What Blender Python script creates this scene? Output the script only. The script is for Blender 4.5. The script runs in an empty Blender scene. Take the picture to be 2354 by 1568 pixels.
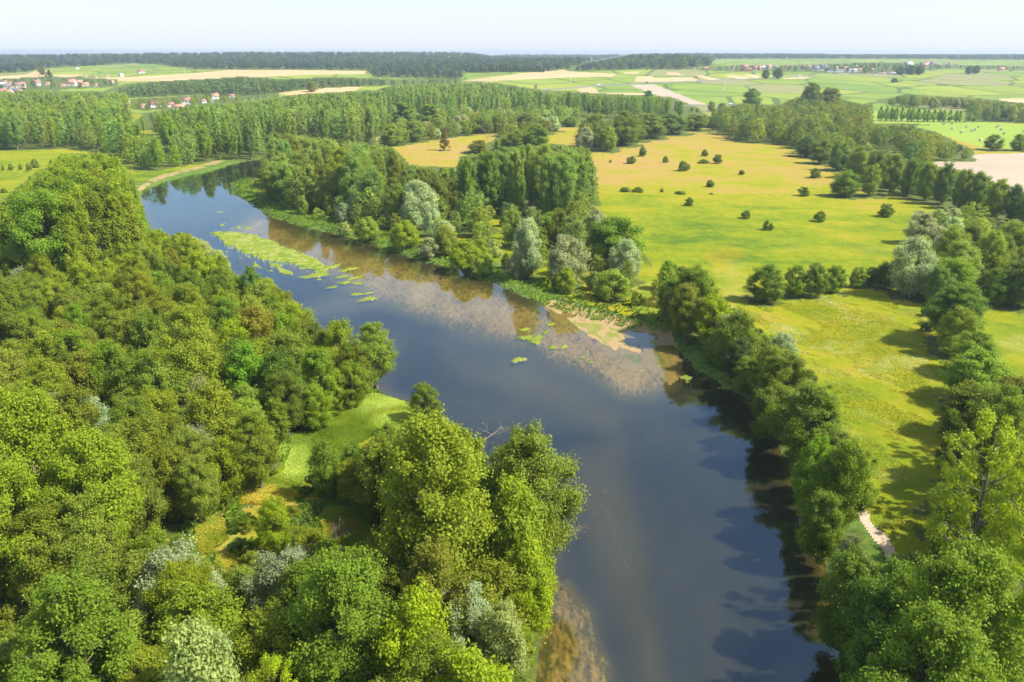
import bpy, math, random, time
import numpy as np
T0 = time.time()
random.seed(7)
RNG = np.random.default_rng(7)
scene = bpy.context.scene
COL = scene.collection

# ------------------------------------------------------------------ camera model (photo pixels 2354 x 1568)
F, CX, CY, HC = 1831.0, 1177.0, 784.0, 60.0
PITCH = math.atan((784 - 121.0) / F)
CP, SP = math.cos(PITCH), math.sin(PITCH)
WATER = -0.9
HAZE = True

def smooth(a, b, x):
    t = np.clip((x - a) / (b - a), 0, 1)
    return t * t * (3 - 2 * t)

def hash2(ix, iy, seed):
    h = (ix.astype(np.int64) * 374761393 + iy.astype(np.int64) * 668265263 + seed * 974634777) & 0xffffffff
    h = ((h ^ (h >> 13)) * 1274126177) & 0xffffffff
    return ((h ^ (h >> 16)) & 0xffffff) / float(0xffffff)

def vnoise(x, y, s, seed=0):
    x = np.asarray(x, float) / s; y = np.asarray(y, float) / s
    ix = np.floor(x); iy = np.floor(y); fx = x - ix; fy = y - iy
    fx = fx * fx * (3 - 2 * fx); fy = fy * fy * (3 - 2 * fy)
    a = hash2(ix, iy, seed); b = hash2(ix + 1, iy, seed)
    c = hash2(ix, iy + 1, seed); d = hash2(ix + 1, iy + 1, seed)
    return (a * (1 - fx) + b * fx) * (1 - fy) + (c * (1 - fx) + d * fx) * fy

def fbm(x, y, s, seed=0, o=4):
    v = 0; a = .5; t = 0
    for k in range(o):
        v = v + a * vnoise(x, y, s, seed + k * 13); t += a; a *= .55; s = s / 2.03
    return v / t

TY = [0, 800, 1000, 1200, 1400, 1700, 2100, 2700, 3600, 5200, 8200, 20000]
TZ = [0, 0, 1, 5.5, 13, 23, 29, 34, 38, 41, 44, 44]
def terrain(X, Y):
    X = np.asarray(X, float); Y = np.asarray(Y, float)
    z = np.interp(Y, TY, TZ)
    t = X / np.maximum(Y, 1)
    z = z + 16 * np.exp(-(((X - 330) / 190) ** 2 + ((Y - 2020) / 260) ** 2))          # wooded knoll
    z = z - 24 * np.clip(-t - .32, 0, .4) * smooth(1500, 2600, Y) + 6 * smooth(2200, 3000, Y) * smooth(-.02, -.14, t)
    z = z + smooth(1300, 3200, Y) * 3 * (fbm(X, Y, 900, 5, 2) - .5)
    z = z - 9 * smooth(2300, 3600, Y) * smooth(-.06, 0, t) * smooth(.2, .1, t)
    z = z + smooth(4200, 7000, Y) * 16 * (fbm(X, Y * .7, 1500, 9, 3) - .35)
    z = z + 7.5 * smooth(2500, 3200, Y) * smooth(.0, -.06, t)
    z = z - 44 * smooth(3700, 5200, Y) * smooth(.0, -.06, t)
    return z

def project(X, Y, Z):
    d = Y * CP - (Z - HC) * SP
    v = Y * SP + (Z - HC) * CP
    return CX + F * X / d, CY - F * v / d

def unproject_z(px, py, z):
    u = (px - CX) / F; v = (CY - py) / F
    dy = CP + v * SP; dz = -SP + v * CP
    s = (z - HC) / dz
    return u * s, dy * s

def ground_at(px, py):
    u = (px - CX) / F; v = (CY - py) / F
    dy = CP + v * SP; dz = -SP + v * CP
    s = 20.0 / dy; ps = s
    while s * dy < 12000:
        if HC + dz * s < float(terrain(u * s, dy * s)):
            a, b = ps, s
            for _ in range(24):
                m = (a + b) / 2
                if HC + dz * m < float(terrain(u * m, dy * m)): b = m
                else: a = m
            return u * b, dy * b, float(terrain(u * b, dy * b))
        ps = s; s *= 1.01
    return u * s, dy * s, float(terrain(u * s, dy * s))

def ground_at_v(px, py):
    px = np.asarray(px, float); py = np.asarray(py, float)
    u = (px - CX) / F; v = (CY - py) / F
    dy = CP + v * SP; dz = -SP + v * CP
    ds = 20 * 1.012 ** np.arange(540)
    res = np.full(px.shape, 11900.); done = np.zeros(px.shape, bool)
    for d in ds:
        s = d / dy; hit = ~done & (HC + dz * s < terrain(u * s, dy * s))
        res[hit] = d; done |= hit
        if done.all(): break
    lo = res / 1.012; hi = res.copy()
    for _ in range(14):
        m = (lo + hi) / 2; s = m / dy; h = HC + dz * s < terrain(u * s, dy * s)
        hi = np.where(h, m, hi); lo = np.where(h, lo, m)
    s = hi / dy; X = u * s
    return X, hi, terrain(X, hi)

def in_poly(px, py, poly):
    px = np.asarray(px, float); py = np.asarray(py, float)
    r = np.zeros(px.shape, bool); n = len(poly); j = n - 1
    for i in range(n):
        xi, yi = poly[i]; xj, yj = poly[j]
        if yi != yj:
            c = ((yi > py) != (yj > py)) & (px < (xj - xi) * (py - yi) / (yj - yi) + xi)
            r ^= c
        j = i
    return r

# ------------------------------------------------------------------ mesh helpers
def build_mesh(name, V, Fq, mats=(), attrs=None, smooth_sh=False, mat_idx=None):
    V = np.asarray(V, np.float32); Fq = np.asarray(Fq, np.int32)
    me = bpy.data.meshes.new(name)
    k = Fq.shape[1]; n = len(Fq)
    me.vertices.add(len(V)); me.vertices.foreach_set('co', V.ravel())
    me.loops.add(n * k); me.loops.foreach_set('vertex_index', Fq.ravel())
    me.polygons.add(n); me.polygons.foreach_set('loop_start', np.arange(0, n * k, k, dtype=np.int32))
    if smooth_sh: me.polygons.foreach_set('use_smooth', np.ones(n, bool))
    if mat_idx is not None: me.polygons.foreach_set('material_index', np.asarray(mat_idx, np.int32))
    for m in mats: me.materials.append(m)
    for an, (dom, dat) in (attrs or {}).items():
        dat = np.asarray(dat, np.float32)
        if dat.ndim == 2:
            a = me.attributes.new(an, 'FLOAT_COLOR', dom); a.data.foreach_set('color', dat.ravel())
        else:
            a = me.attributes.new(an, 'FLOAT', dom); a.data.foreach_set('value', dat)
    me.update(calc_edges=True)
    return me

def link(name, data, parent=None, **props):
    o = bpy.data.objects.new(name, data); COL.objects.link(o)
    if parent: o.parent = parent
    for k, v in props.items():
        if v is not None: o[k] = v
    return o

class Geo:
    """collects polygons (tris stored as quads are avoided: everything quad)"""
    def __init__(s): s.v = []; s.f = []; s.n = 0
    def add(s, V, Fq):
        s.v.append(np.asarray(V, float)); s.f.append(np.asarray(Fq, int) + s.n); s.n += len(V)
    def box(s, x0, x1, y0, y1, z0, z1):
        V = [(x, y, z) for z in (z0, z1) for y in (y0, y1) for x in (x0, x1)]
        s.add(V, [(0, 2, 3, 1), (4, 5, 7, 6), (0, 1, 5, 4), (2, 6, 7, 3), (0, 4, 6, 2), (1, 3, 7, 5)])
    def tube(s, P, R, k=6):
        P = np.asarray(P, float); R = np.asarray(R, float); n = len(P)
        T = np.gradient(P, axis=0); T /= np.linalg.norm(T, axis=1)[:, None] + 1e-9
        ref = np.array([1, 0, 0.]) if abs(T[0][0]) < .8 else np.array([0, 1., 0])
        A = np.cross(T, ref); A /= np.linalg.norm(A, axis=1)[:, None] + 1e-9; B = np.cross(T, A)
        ang = np.arange(k) * 2 * math.pi / k
        V = P[:, None] + R[:, None, None] * (A[:, None] * np.cos(ang)[None, :, None] + B[:, None] * np.sin(ang)[None, :, None])
        f = [(i * k + j, i * k + (j + 1) % k, (i + 1) * k + (j + 1) % k, (i + 1) * k + j) for i in range(n - 1) for j in range(k)]
        s.add(V.reshape(-1, 3), f)
    def arrays(s): return np.concatenate(s.v), np.concatenate(s.f)
    def mesh(s, name, mat, **kw): return build_mesh(name, *s.arrays(), mats=[mat], **kw)

# ------------------------------------------------------------------ materials
class NT:
    def __init__(s, mat):
        mat.use_nodes = True; s.t = mat.node_tree; s.t.nodes.clear()
        s.out = s.n('ShaderNodeOutputMaterial')
    def n(s, typ, **kw):
        nd = s.t.nodes.new(typ)
        for k, v in kw.items(): setattr(nd, k, v)
        return nd
    def l(s, a, b): s.t.links.new(a, b)
    def inp(s, sock, v):
        if isinstance(v, bpy.types.NodeSocket): s.l(v, sock)
        elif isinstance(v, tuple) and len(v) == 3 and sock.type == 'RGBA': sock.default_value = (*v, 1)
        else: sock.default_value = v
    def math(s, op, a, b=0.0, clamp=False):
        m = s.n('ShaderNodeMath', operation=op, use_clamp=clamp); s.inp(m.inputs[0], a); s.inp(m.inputs[1], b); return m.outputs[0]
    def mix(s, f, a, b, mode='MIX'):
        m = s.n('ShaderNodeMix', data_type='RGBA', blend_type=mode)
        s.inp(m.inputs[0], f); s.inp(m.inputs[6], a); s.inp(m.inputs[7], b); return m.outputs[2]
    def attr(s, name, typ='GEOMETRY'):
        return s.n('ShaderNodeAttribute', attribute_name=name, attribute_type=typ)
    def noise(s, scale, detail=4, vec=None, rough=.55, dist=0.0):
        m = s.n('ShaderNodeTexNoise'); m.inputs['Scale'].default_value = scale; m.inputs['Detail'].default_value = detail
        m.inputs['Roughness'].default_value = rough; m.inputs['Distortion'].default_value = dist
        if vec is not None: s.l(vec, m.inputs['Vector'])
        return m.outputs['Fac']
    def pos(s, scale=(1, 1, 1), rot=(0, 0, 0)):
        g = s.n('ShaderNodeNewGeometry'); m = s.n('ShaderNodeMapping')
        m.inputs['Scale'].default_value = scale; m.inputs['Rotation'].default_value = rot
        s.l(g.outputs['Position'], m.inputs['Vector']); return m.outputs['Vector']
    def ramp(s, f, stops):
        r = s.n('ShaderNodeValToRGB'); s.l(f, r.inputs[0])
        e = r.color_ramp.elements
        while len(e) < len(stops): e.new(.5)
        for k, (p, c) in enumerate(stops):
            e[k].position = p; e[k].color = (*c, 1) if len(c) == 3 else c
        return r.outputs[0]
    def rng(s, f, a, b, c=0.0, d=1.0):
        m = s.n('ShaderNodeMapRange'); s.l(f, m.inputs[0])
        for k, v in zip((1, 2, 3, 4), (a, b, c, d)): m.inputs[k].default_value = v
        return m.outputs[0]
    def bump(s, h, strength=.5, dist=.3):
        b = s.n('ShaderNodeBump'); b.inputs['Strength'].default_value = strength; b.inputs['Distance'].default_value = dist
        s.l(h, b.inputs['Height']); return b.outputs[0]
    def principled(s, col, rough=.9, spec=.2, normal=None):
        p = s.n('ShaderNodeBsdfPrincipled'); s.inp(p.inputs['Base Color'], col); s.inp(p.inputs['Roughness'], rough)
        p.inputs['Specular IOR Level'].default_value = spec
        if normal is not None: s.l(normal, p.inputs['Normal'])
        return p.outputs[0]
    def surf(s, x): s.l(x, s.out.inputs['Surface'])

def new_mat(name): 
    m = bpy.data.materials.new(name); return m, NT(m)

def flat_mat(name, col, rough=.8, var=.25, scale=.4, metal=0):
    m, t = new_mat(name)
    n = t.noise(scale, 4, t.pos())
    c = t.mix(n, tuple(x * (1 - var) for x in col), tuple(min(1, x * (1 + var)) for x in col))
    t.surf(t.principled(c, rough)); return m

def leaf_mat(name, base, shared, trans=.44, yel=(1.5, 1.25, .5)):
    m, t = new_mat(name)
    tint = t.attr('tint').outputs['Color'] if shared else t.n('ShaderNodeObjectInfo').outputs['Color']
    v = t.attr('v').outputs['Fac']
    c = t.mix(1.0, base, tint, 'MULTIPLY')
    br = t.rng(v, 0, 1, .70, 1.32)
    vm = t.n('ShaderNodeVectorMath', operation='SCALE'); t.l(c, vm.inputs[0]); t.l(br, vm.inputs['Scale'])
    c = vm.outputs[0]
    c = t.mix(t.rng(v, .86, 1, 0, .35), c, t.mix(1.0, c, (1.6, 1.25, .7), 'MULTIPLY'))
    p = t.principled(c, .6, .22)
    tr = t.n('ShaderNodeBsdfTranslucent'); t.l(t.mix(1.0, c, yel, 'MULTIPLY'), tr.inputs['Color'])
    ms = t.n('ShaderNodeMixShader'); ms.inputs[0].default_value = trans; t.l(p, ms.inputs[1]); t.l(tr.outputs[0], ms.inputs[2])
    t.surf(ms.outputs[0]); return m

LEAF = (.195, .248, .034)
M_leaf = leaf_mat('foliage', LEAF, False)
M_leaf_far = leaf_mat('distant foliage', LEAF, True)
M_bark = flat_mat('bark', (.16, .13, .10), .9, .4, 3)
M_pale_bark = flat_mat('pale bark', (.38, .32, .26), .9, .3, 3)

def meadow_mat():
    m, t = new_mat('meadow grass')
    dry = t.attr('dry').outputs['Fac']; pale = t.attr('pale').outputs['Fac']; orange = t.attr('orange').outputs['Fac']
    n1 = t.noise(.35, 6, t.pos((1, .6, 1)), .65)
    n2 = t.noise(.05, 4, t.pos(), .6)
    n3 = t.noise(1.6, 5, t.pos((1, 2.2, 1), (0, 0, .5)), .7, 1.2)
    d = t.math('ADD', dry, t.math('MULTIPLY', t.math('SUBTRACT', n2, .5), .9))
    n4 = t.noise(.09, 5, t.pos((.35, 1.3, 1), (0, 0, .12)), .65, .5)
    d = t.math('ADD', d, t.math('MULTIPLY', t.math('SUBTRACT', n4, .5), .7))
    d = t.math('ADD', d, t.math('MULTIPLY', t.math('SUBTRACT', n1, .5), .6), True)
    c = t.ramp(d, [(0, (.10, .19, .012)), (.27, (.235, .295, .008)), (.50, (.36, .345, .014)), (.74, (.44, .32, .06)), (1, (.48, .30, .12))])
    pf = t.math('MULTIPLY', pale, t.rng(n3, .42, .62), True)
    c = t.mix(t.math('MULTIPLY', pf, .7), c, (.52, .47, .17))
    c = t.mix(orange, c, (.62, .34, .015))
    hs = t.n('ShaderNodeHueSaturation'); hs.inputs['Saturation'].default_value = 1.0; t.l(c, hs.inputs['Color']); c = hs.outputs[0]
    c = t.mix(t.rng(n3, .2, .8, .55, 0), c, t.mix(1.0, c, (.35, .42, .35), 'MULTIPLY'))
    h = t.math('ADD', n3, n1)
    t.surf(t.principled(c, .95, .1, t.bump(h, .7, .5))); return m

def field_mat(name, c1, c2, rot=.3, row=.0, rowc=None, parcel=0):
    m, t = new_mat(name)
    n = t.noise(.012, 5, t.pos(), .6)
    c = t.mix(t.rng(n, .35, .65), c1, c2)
    if parcel:
        vo = t.n('ShaderNodeTexVoronoi', feature='F1', distance='CHEBYCHEV'); vo.inputs['Scale'].default_value = 1
        vv = t.pos((1 / parcel, .62 / parcel, 0), (0, 0, rot)); t.l(vv, vo.inputs['Vector'])
        sp = t.n('ShaderNodeSeparateColor'); t.l(vo.outputs['Color'], sp.inputs[0])
        c = t.mix(t.rng(sp.outputs[0], 0, 1, 0, 1), c, t.mix(1.0, c, (1.4, 1.15, .8), 'MULTIPLY'))
        c = t.mix(t.rng(sp.outputs[1], .3, 1, 0, 1), c, t.mix(1.0, c, (.6, .78, .8), 'MULTIPLY'))
        c = t.mix(t.rng(sp.outputs[2], .86, .88), c, (.30, .27, .12))
        v2 = t.n('ShaderNodeTexVoronoi', feature='DISTANCE_TO_EDGE'); v2.inputs['Scale'].default_value = 1
        t.l(vv, v2.inputs['Vector'])
        c = t.mix(t.rng(v2.outputs[0], .02, .035, .85, 0), c, (.06, .08, .035))
    if row:
        w = t.n('ShaderNodeTexWave', wave_type='BANDS', bands_direction='X'); w.inputs['Scale'].default_value = 1
        w.inputs['Distortion'].default_value = .4; w.inputs['Detail'].default_value = 1
        t.l(t.pos((row, row, row), (0, 0, rot)), w.inputs['Vector'])
        c = t.mix(t.rng(w.outputs['Fac'], .3, .7, 0, .55), c, rowc)
    n2 = t.noise(.25, 4, t.pos(), .7)
    c = t.mix(t.rng(n2, .25, .75, .3, 0), c, t.mix(1.0, c, (.6, .65, .6), 'MULTIPLY'))
    t.surf(t.principled(c, .95, .1)); return m

def bed_mat():
    m, t = new_mat('river bed')
    sh = t.attr('shallow').outputs['Fac']
    rv = t.pos((1.5, .45, 1), (0, 0, -.42))
    n1 = t.noise(.9, 5, rv, .65, .6); n2 = t.noise(.08, 4, rv, .6, .4); n3 = t.noise(2.2, 4, t.pos(), .6)
    sand = t.mix(n2, (.31, .19, .055), (.43, .30, .13))
    weed = t.mix(n3, (.06, .055, .025), (.12, .10, .04))
    a = t.math('ADD', sh, t.math('MULTIPLY', t.math('SUBTRACT', n2, .5), .55))
    a = t.math('ADD', a, t.math('MULTIPLY', t.math('SUBTRACT', n1, .5), 1.0))
    a = t.math('ADD', a, t.math('MULTIPLY', t.math('SUBTRACT', n3, .5), .4))
    c = t.mix(t.rng(a, .42, .74), weed, sand)
    deep = t.mix(n2, (.012, .022, .034), (.06, .052, .040))  # light lost in deep water is put into the bed colour
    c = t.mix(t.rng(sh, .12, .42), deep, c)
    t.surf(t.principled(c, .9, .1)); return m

def sand_mat():
    m, t = new_mat('sand and gravel')
    n1 = t.noise(.35, 5, t.pos((1, .4, 1), (0, 0, -.5)), .65, .5); n2 = t.noise(1.5, 5, t.pos(), .7)
    c = t.mix(n2, (.27, .18, .075), (.44, .32, .16))
    c = t.mix(t.rng(n1, .50, .60), c, (.20, .22, .035))
    c = t.mix(t.rng(n1, .40, .34, 0, .8), c, (.14, .09, .05))
    t.surf(t.principled(c, .85, .2, t.bump(n2, .5, .2))); return m

def lush_mat(name, a, b, c3):
    m, t = new_mat(name)
    n1 = t.noise(.5, 6, t.pos(), .7); n2 = t.noise(2.5, 5, t.pos(), .7)
    c = t.ramp(n1, [(.3, a), (.52, b), (.7, c3)])
    c = t.mix(t.rng(n2, .3, .7, .5, 0), c, t.mix(1.0, c, (.35, .4, .35), 'MULTIPLY'))
    t.surf(t.principled(c, .9, .15, t.bump(n2, .8, .4))); return m

def water_mat():
    m, t = new_mat('river water')
    r1 = t.noise(1.1, 3, t.pos((1, .35, 1), (0, 0, -.4)), .5)
    r2 = t.noise(.02, 3, t.pos(), .5)
    nrm = t.bump(t.math('MULTIPLY', r1, t.rng(r2, .42, .6, .15, 1)), .10, .10)
    fr = t.n('ShaderNodeFresnel'); fr.inputs['IOR'].default_value = 1.92; t.l(nrm, fr.inputs['Normal'])
    gl = t.n('ShaderNodeBsdfGlossy'); gl.inputs['Roughness'].default_value = .03; gl.inputs['Color'].default_value = (.72, .88, 1, 1); t.l(nrm, gl.inputs['Normal'])
    tr = t.n('ShaderNodeBsdfTransparent'); tr.inputs['Color'].default_value = (.74, .74, .56, 1)
    gg = t.n('ShaderNodeNewGeometry'); ms = t.n('ShaderNodeMixShader'); t.l(t.math('MULTIPLY', fr.outputs[0], t.math('SUBTRACT', 1.0, gg.outputs['Backfacing'])), ms.inputs[0]); t.l(tr.outputs[0], ms.inputs[1]); t.l(gl.outputs[0], ms.inputs[2])
    t.surf(ms.outputs[0]); return m

# ------------------------------------------------------------------ layout polygons, photo pixels
RIVER = [(345, 520), (322, 470), (318, 445), (335, 430), (400, 408), (470, 393), (520, 379), (560, 368), (640, 358),
         (700, 362), (640, 380), (600, 398), (560, 408), (532, 418), (535, 440), (580, 465), (612, 490), (700, 517), (790, 537),
         (880, 562), (960, 592), (1080, 614), (1125, 640), (1190, 667), (1250, 695), (1310, 715), (1400, 740), (1500, 760), (1560, 790),
         (1600, 840), (1700, 895), (1765, 960), (1812, 1050), (1860, 1150), (1890, 1250), (1915, 1350), (1930, 1450), (1955, 1568),
         (2010, 1850), (2050, 2150), (1190, 2150), (1215, 1800), (1225, 1568), (1232, 1480), (1262, 1400), (1245, 1300), (1190, 1190), (1090, 1060), (990, 965),
         (945, 915), (880, 895), (800, 850), (680, 755), (540, 650), (430, 565)]
SANDBAR = [(1250, 690), (1300, 697), (1360, 713), (1440, 732), (1535, 752), (1562, 795), (1575, 850), (1540, 868), (1490, 838), (1450, 838), (1395, 800),
           (1345, 770), (1310, 745), (1268, 718)]
SAND_CLIFF = [(316, 424), (360, 405), (400, 395), (450, 383), (505, 367), (512, 373), (470, 386), (400, 402), (345, 422), (322, 436)]
CLIFF_LIP = [(310, 440), (318, 430), (345, 424), (400, 405), (470, 389), (520, 376), (525, 382), (470, 397), (400, 412), (335, 434), (318, 447)]
ISLE = [(482, 528), (520, 524), (580, 533), (640, 553), (690, 575), (742, 598), (735, 612), (700, 607), (655, 598), (600, 590), (560, 575), (515, 556)]
ALGAE = [[(400, 530), (460, 520), (470, 527), (420, 540)], [(494, 506), (560, 505), (600, 518), (580, 526), (510, 516)],
         [(500, 560), (560, 575), (640, 600), (735, 612), (740, 600), (775, 618), (740, 640), (640, 622), (540, 600)],
         [(1310, 745), (1345, 735), (1420, 745), (1400, 800), (1350, 775)], [(1530, 840), (1600, 845), (1700, 880), (1660, 890), (1540, 878)],
         [(1390, 790), (1480, 820), (1500, 850), (1440, 845)]]
SHORE = [(1245, 1305), (1310, 1305), (1375, 1400), (1405, 1500), (1410, 2100), (1190, 2100), (1225, 1568), (1262, 1400)]
SHALLOW = [[(590, 470), (700, 520), (960, 595), (1125, 640), (1250, 695), (1400, 740), (1600, 840), (1545, 880), (1500, 905), (1420, 905), (1350, 860), (1200, 792), (1060, 762), (870, 692), (740, 640), (560, 590), (480, 530)]]
SEMI = [[(1250, 1010), (1440, 960), (1500, 1200), (1570, 1568), (1600, 2100), (1440, 2100), (1440, 1500), (1330, 1230)], [(1000, 800), (1200, 792), (1350, 860), (1450, 900), (1465, 960), (1440, 1040), (1420, 1020), (1300, 960), (1100, 880)], [(1245, 1310), (1330, 1300), (1400, 1400), (1420, 1568), (1420, 2100), (1190, 2100), (1225, 1568), (1262, 1400)]]
CLEAR1 = [(800, 925), (880, 893), (950, 912), (962, 960), (925, 992), (870, 990), (845, 1010), (780, 1045), (715, 1080), (690, 1100), (700, 1150), (840, 1140), (875, 1215), (860, 1262),
          (790, 1262), (745, 1240), (735, 1165), (600, 1145), (590, 1110), (655, 1080), (665, 1010), (700, 975), (780, 955)]
CLEAR3 = [(540, 1120), (592, 1100), (640, 1150), (605, 1200), (545, 1185)]
CLEAR2 = [(438, 1225), (470, 1190), (520, 1165), (522, 1220), (538, 1290), (490, 1290), (455, 1255)]
TRACK = [(1905, 1060), (1916, 1060), (1962, 1135), (2008, 1200), (2050, 1262), (2074, 1310), (2135, 1450), (2250, 1568), (2300, 1700), (2270, 1700), (2225, 1568), (2115, 1450), (2056, 1310), (2030, 1266), (1990, 1206), (1948, 1140)]
DRY_L = [[(-80, 345), (165, 343), (140, 385), (80, 420), (20, 450), (-80, 470)]]

STUB = [[(-80, 181), (60, 171), (90, 161), (118, 163), (95, 172), (200, 172), (110, 186), (-80, 192)],
        [(205, 180), (330, 176), (450, 168), (530, 161), (660, 161), (845, 163), (838, 170), (700, 172), (560, 180), (430, 188), (250, 186)],
        [(640, 214), (760, 201), (835, 199), (800, 216), (670, 220)],
        [(1060, 186), (1290, 158), (1305, 164), (1420, 170), (1405, 176), (1300, 178), (1120, 187)],
        [(1461, 187), (1463, 175), (1501, 175), (1501, 179), (1587, 178), (1610, 185), (1484, 189)],
        [(1438, 166), (1467, 165), (1466, 169), (1431, 170)], [(1533, 167), (1554, 166), (1571, 173), (1533, 171)],
        [(1598, 173), (1615, 173), (1653, 182), (1631, 185)], [(1664, 173), (1693, 172), (1726, 180), (1699, 182)], [(1708, 172), (1737, 171), (1752, 180), (1735, 180)],
        [(2296, 227), (2400, 224), (2400, 240), (2318, 240)], [(1325, 205), (1362, 199), (1378, 213), (1480, 214), (1500, 235), (1360, 230)],
        [(960, 275), (1080, 268), (1080, 275), (960, 282)], [(1800, 180), (1853, 176), (1870, 179), (1800, 182)]]
PLOUGH = [[(1447, 196), (1504, 194), (1622, 240), (1555, 241), (1522, 223)], [(2120, 378), (2210, 362), (2265, 354), (2400, 351), (2400, 460), (2310, 436), (2230, 405)]]
HAYF = [[(1990, 258), (2225, 266), (2250, 280), (2105, 293), (2000, 300)], [(2100, 292), (2240, 279), (2400, 289), (2400, 345), (2245, 336), (2150, 305)]]
ROAD = [[(1040, 219), (1162, 211.2), (1292, 202.2), (1376, 195.8), (1484, 189.2), (1620, 184.8), (1693, 181.4), (1753, 179.3), (1803, 177.3), (1853, 174), (1900, 171.2), (2020, 169.5),
         (2020, 170.6), (1900, 172.6), (1853, 175.8), (1803, 179), (1753, 181.2), (1693, 183.4), (1620, 187), (1484, 191.6), (1376, 198.6), (1292, 205.2), (1162, 214.6), (1040, 223)],
        [(1555, 242), (1720, 240), (1720, 242.5), (1555, 244.5)]]
MEADOW_C = [(903, 338), (1000, 321), (1130, 308), (1170, 301), (1332, 289), (1334, 325), (1240, 322), (1180, 345), (1060, 352), (1045, 385), (960, 380), (903, 360)]

# canopy zones: (name, polygon, spacing m, heights, kinds+weights, tints, crown width factor)
BRIGHT = [(1.25, 1.35, .55), (1.05, 1.2, .6), (1.35, 1.4, .6), (.9, 1.1, .6)]
MIXED = [(1.1, 1.14, .6), (1.2, 1.24, .55), (1.35, 1.32, .55), (.95, 1.06, .7), (1.25, 1.18, .6), (1.0, 1.2, .5), (1.5, 1.5, .45), (1.25, 1.28, 1.0)]
OLIVE = [(1.05, 1.0, .7), (.9, .95, .8), (1.2, 1.15, .75), (.8, .85, .8)]
DARK = [(.62, .78, 1.1), (.74, .85, 1.2), (.58, .7, 1.0), (.9, 1.0, 1.0)]
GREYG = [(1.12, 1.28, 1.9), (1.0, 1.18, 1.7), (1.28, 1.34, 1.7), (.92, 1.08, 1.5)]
HAZE_BLUE = [(.42, .54, 3.0), (.48, .60, 3.0), (.36, .48, 2.9), (.7, .72, 2.4)]  # blue of distant haze put into the leaf tints of the far woods
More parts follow.
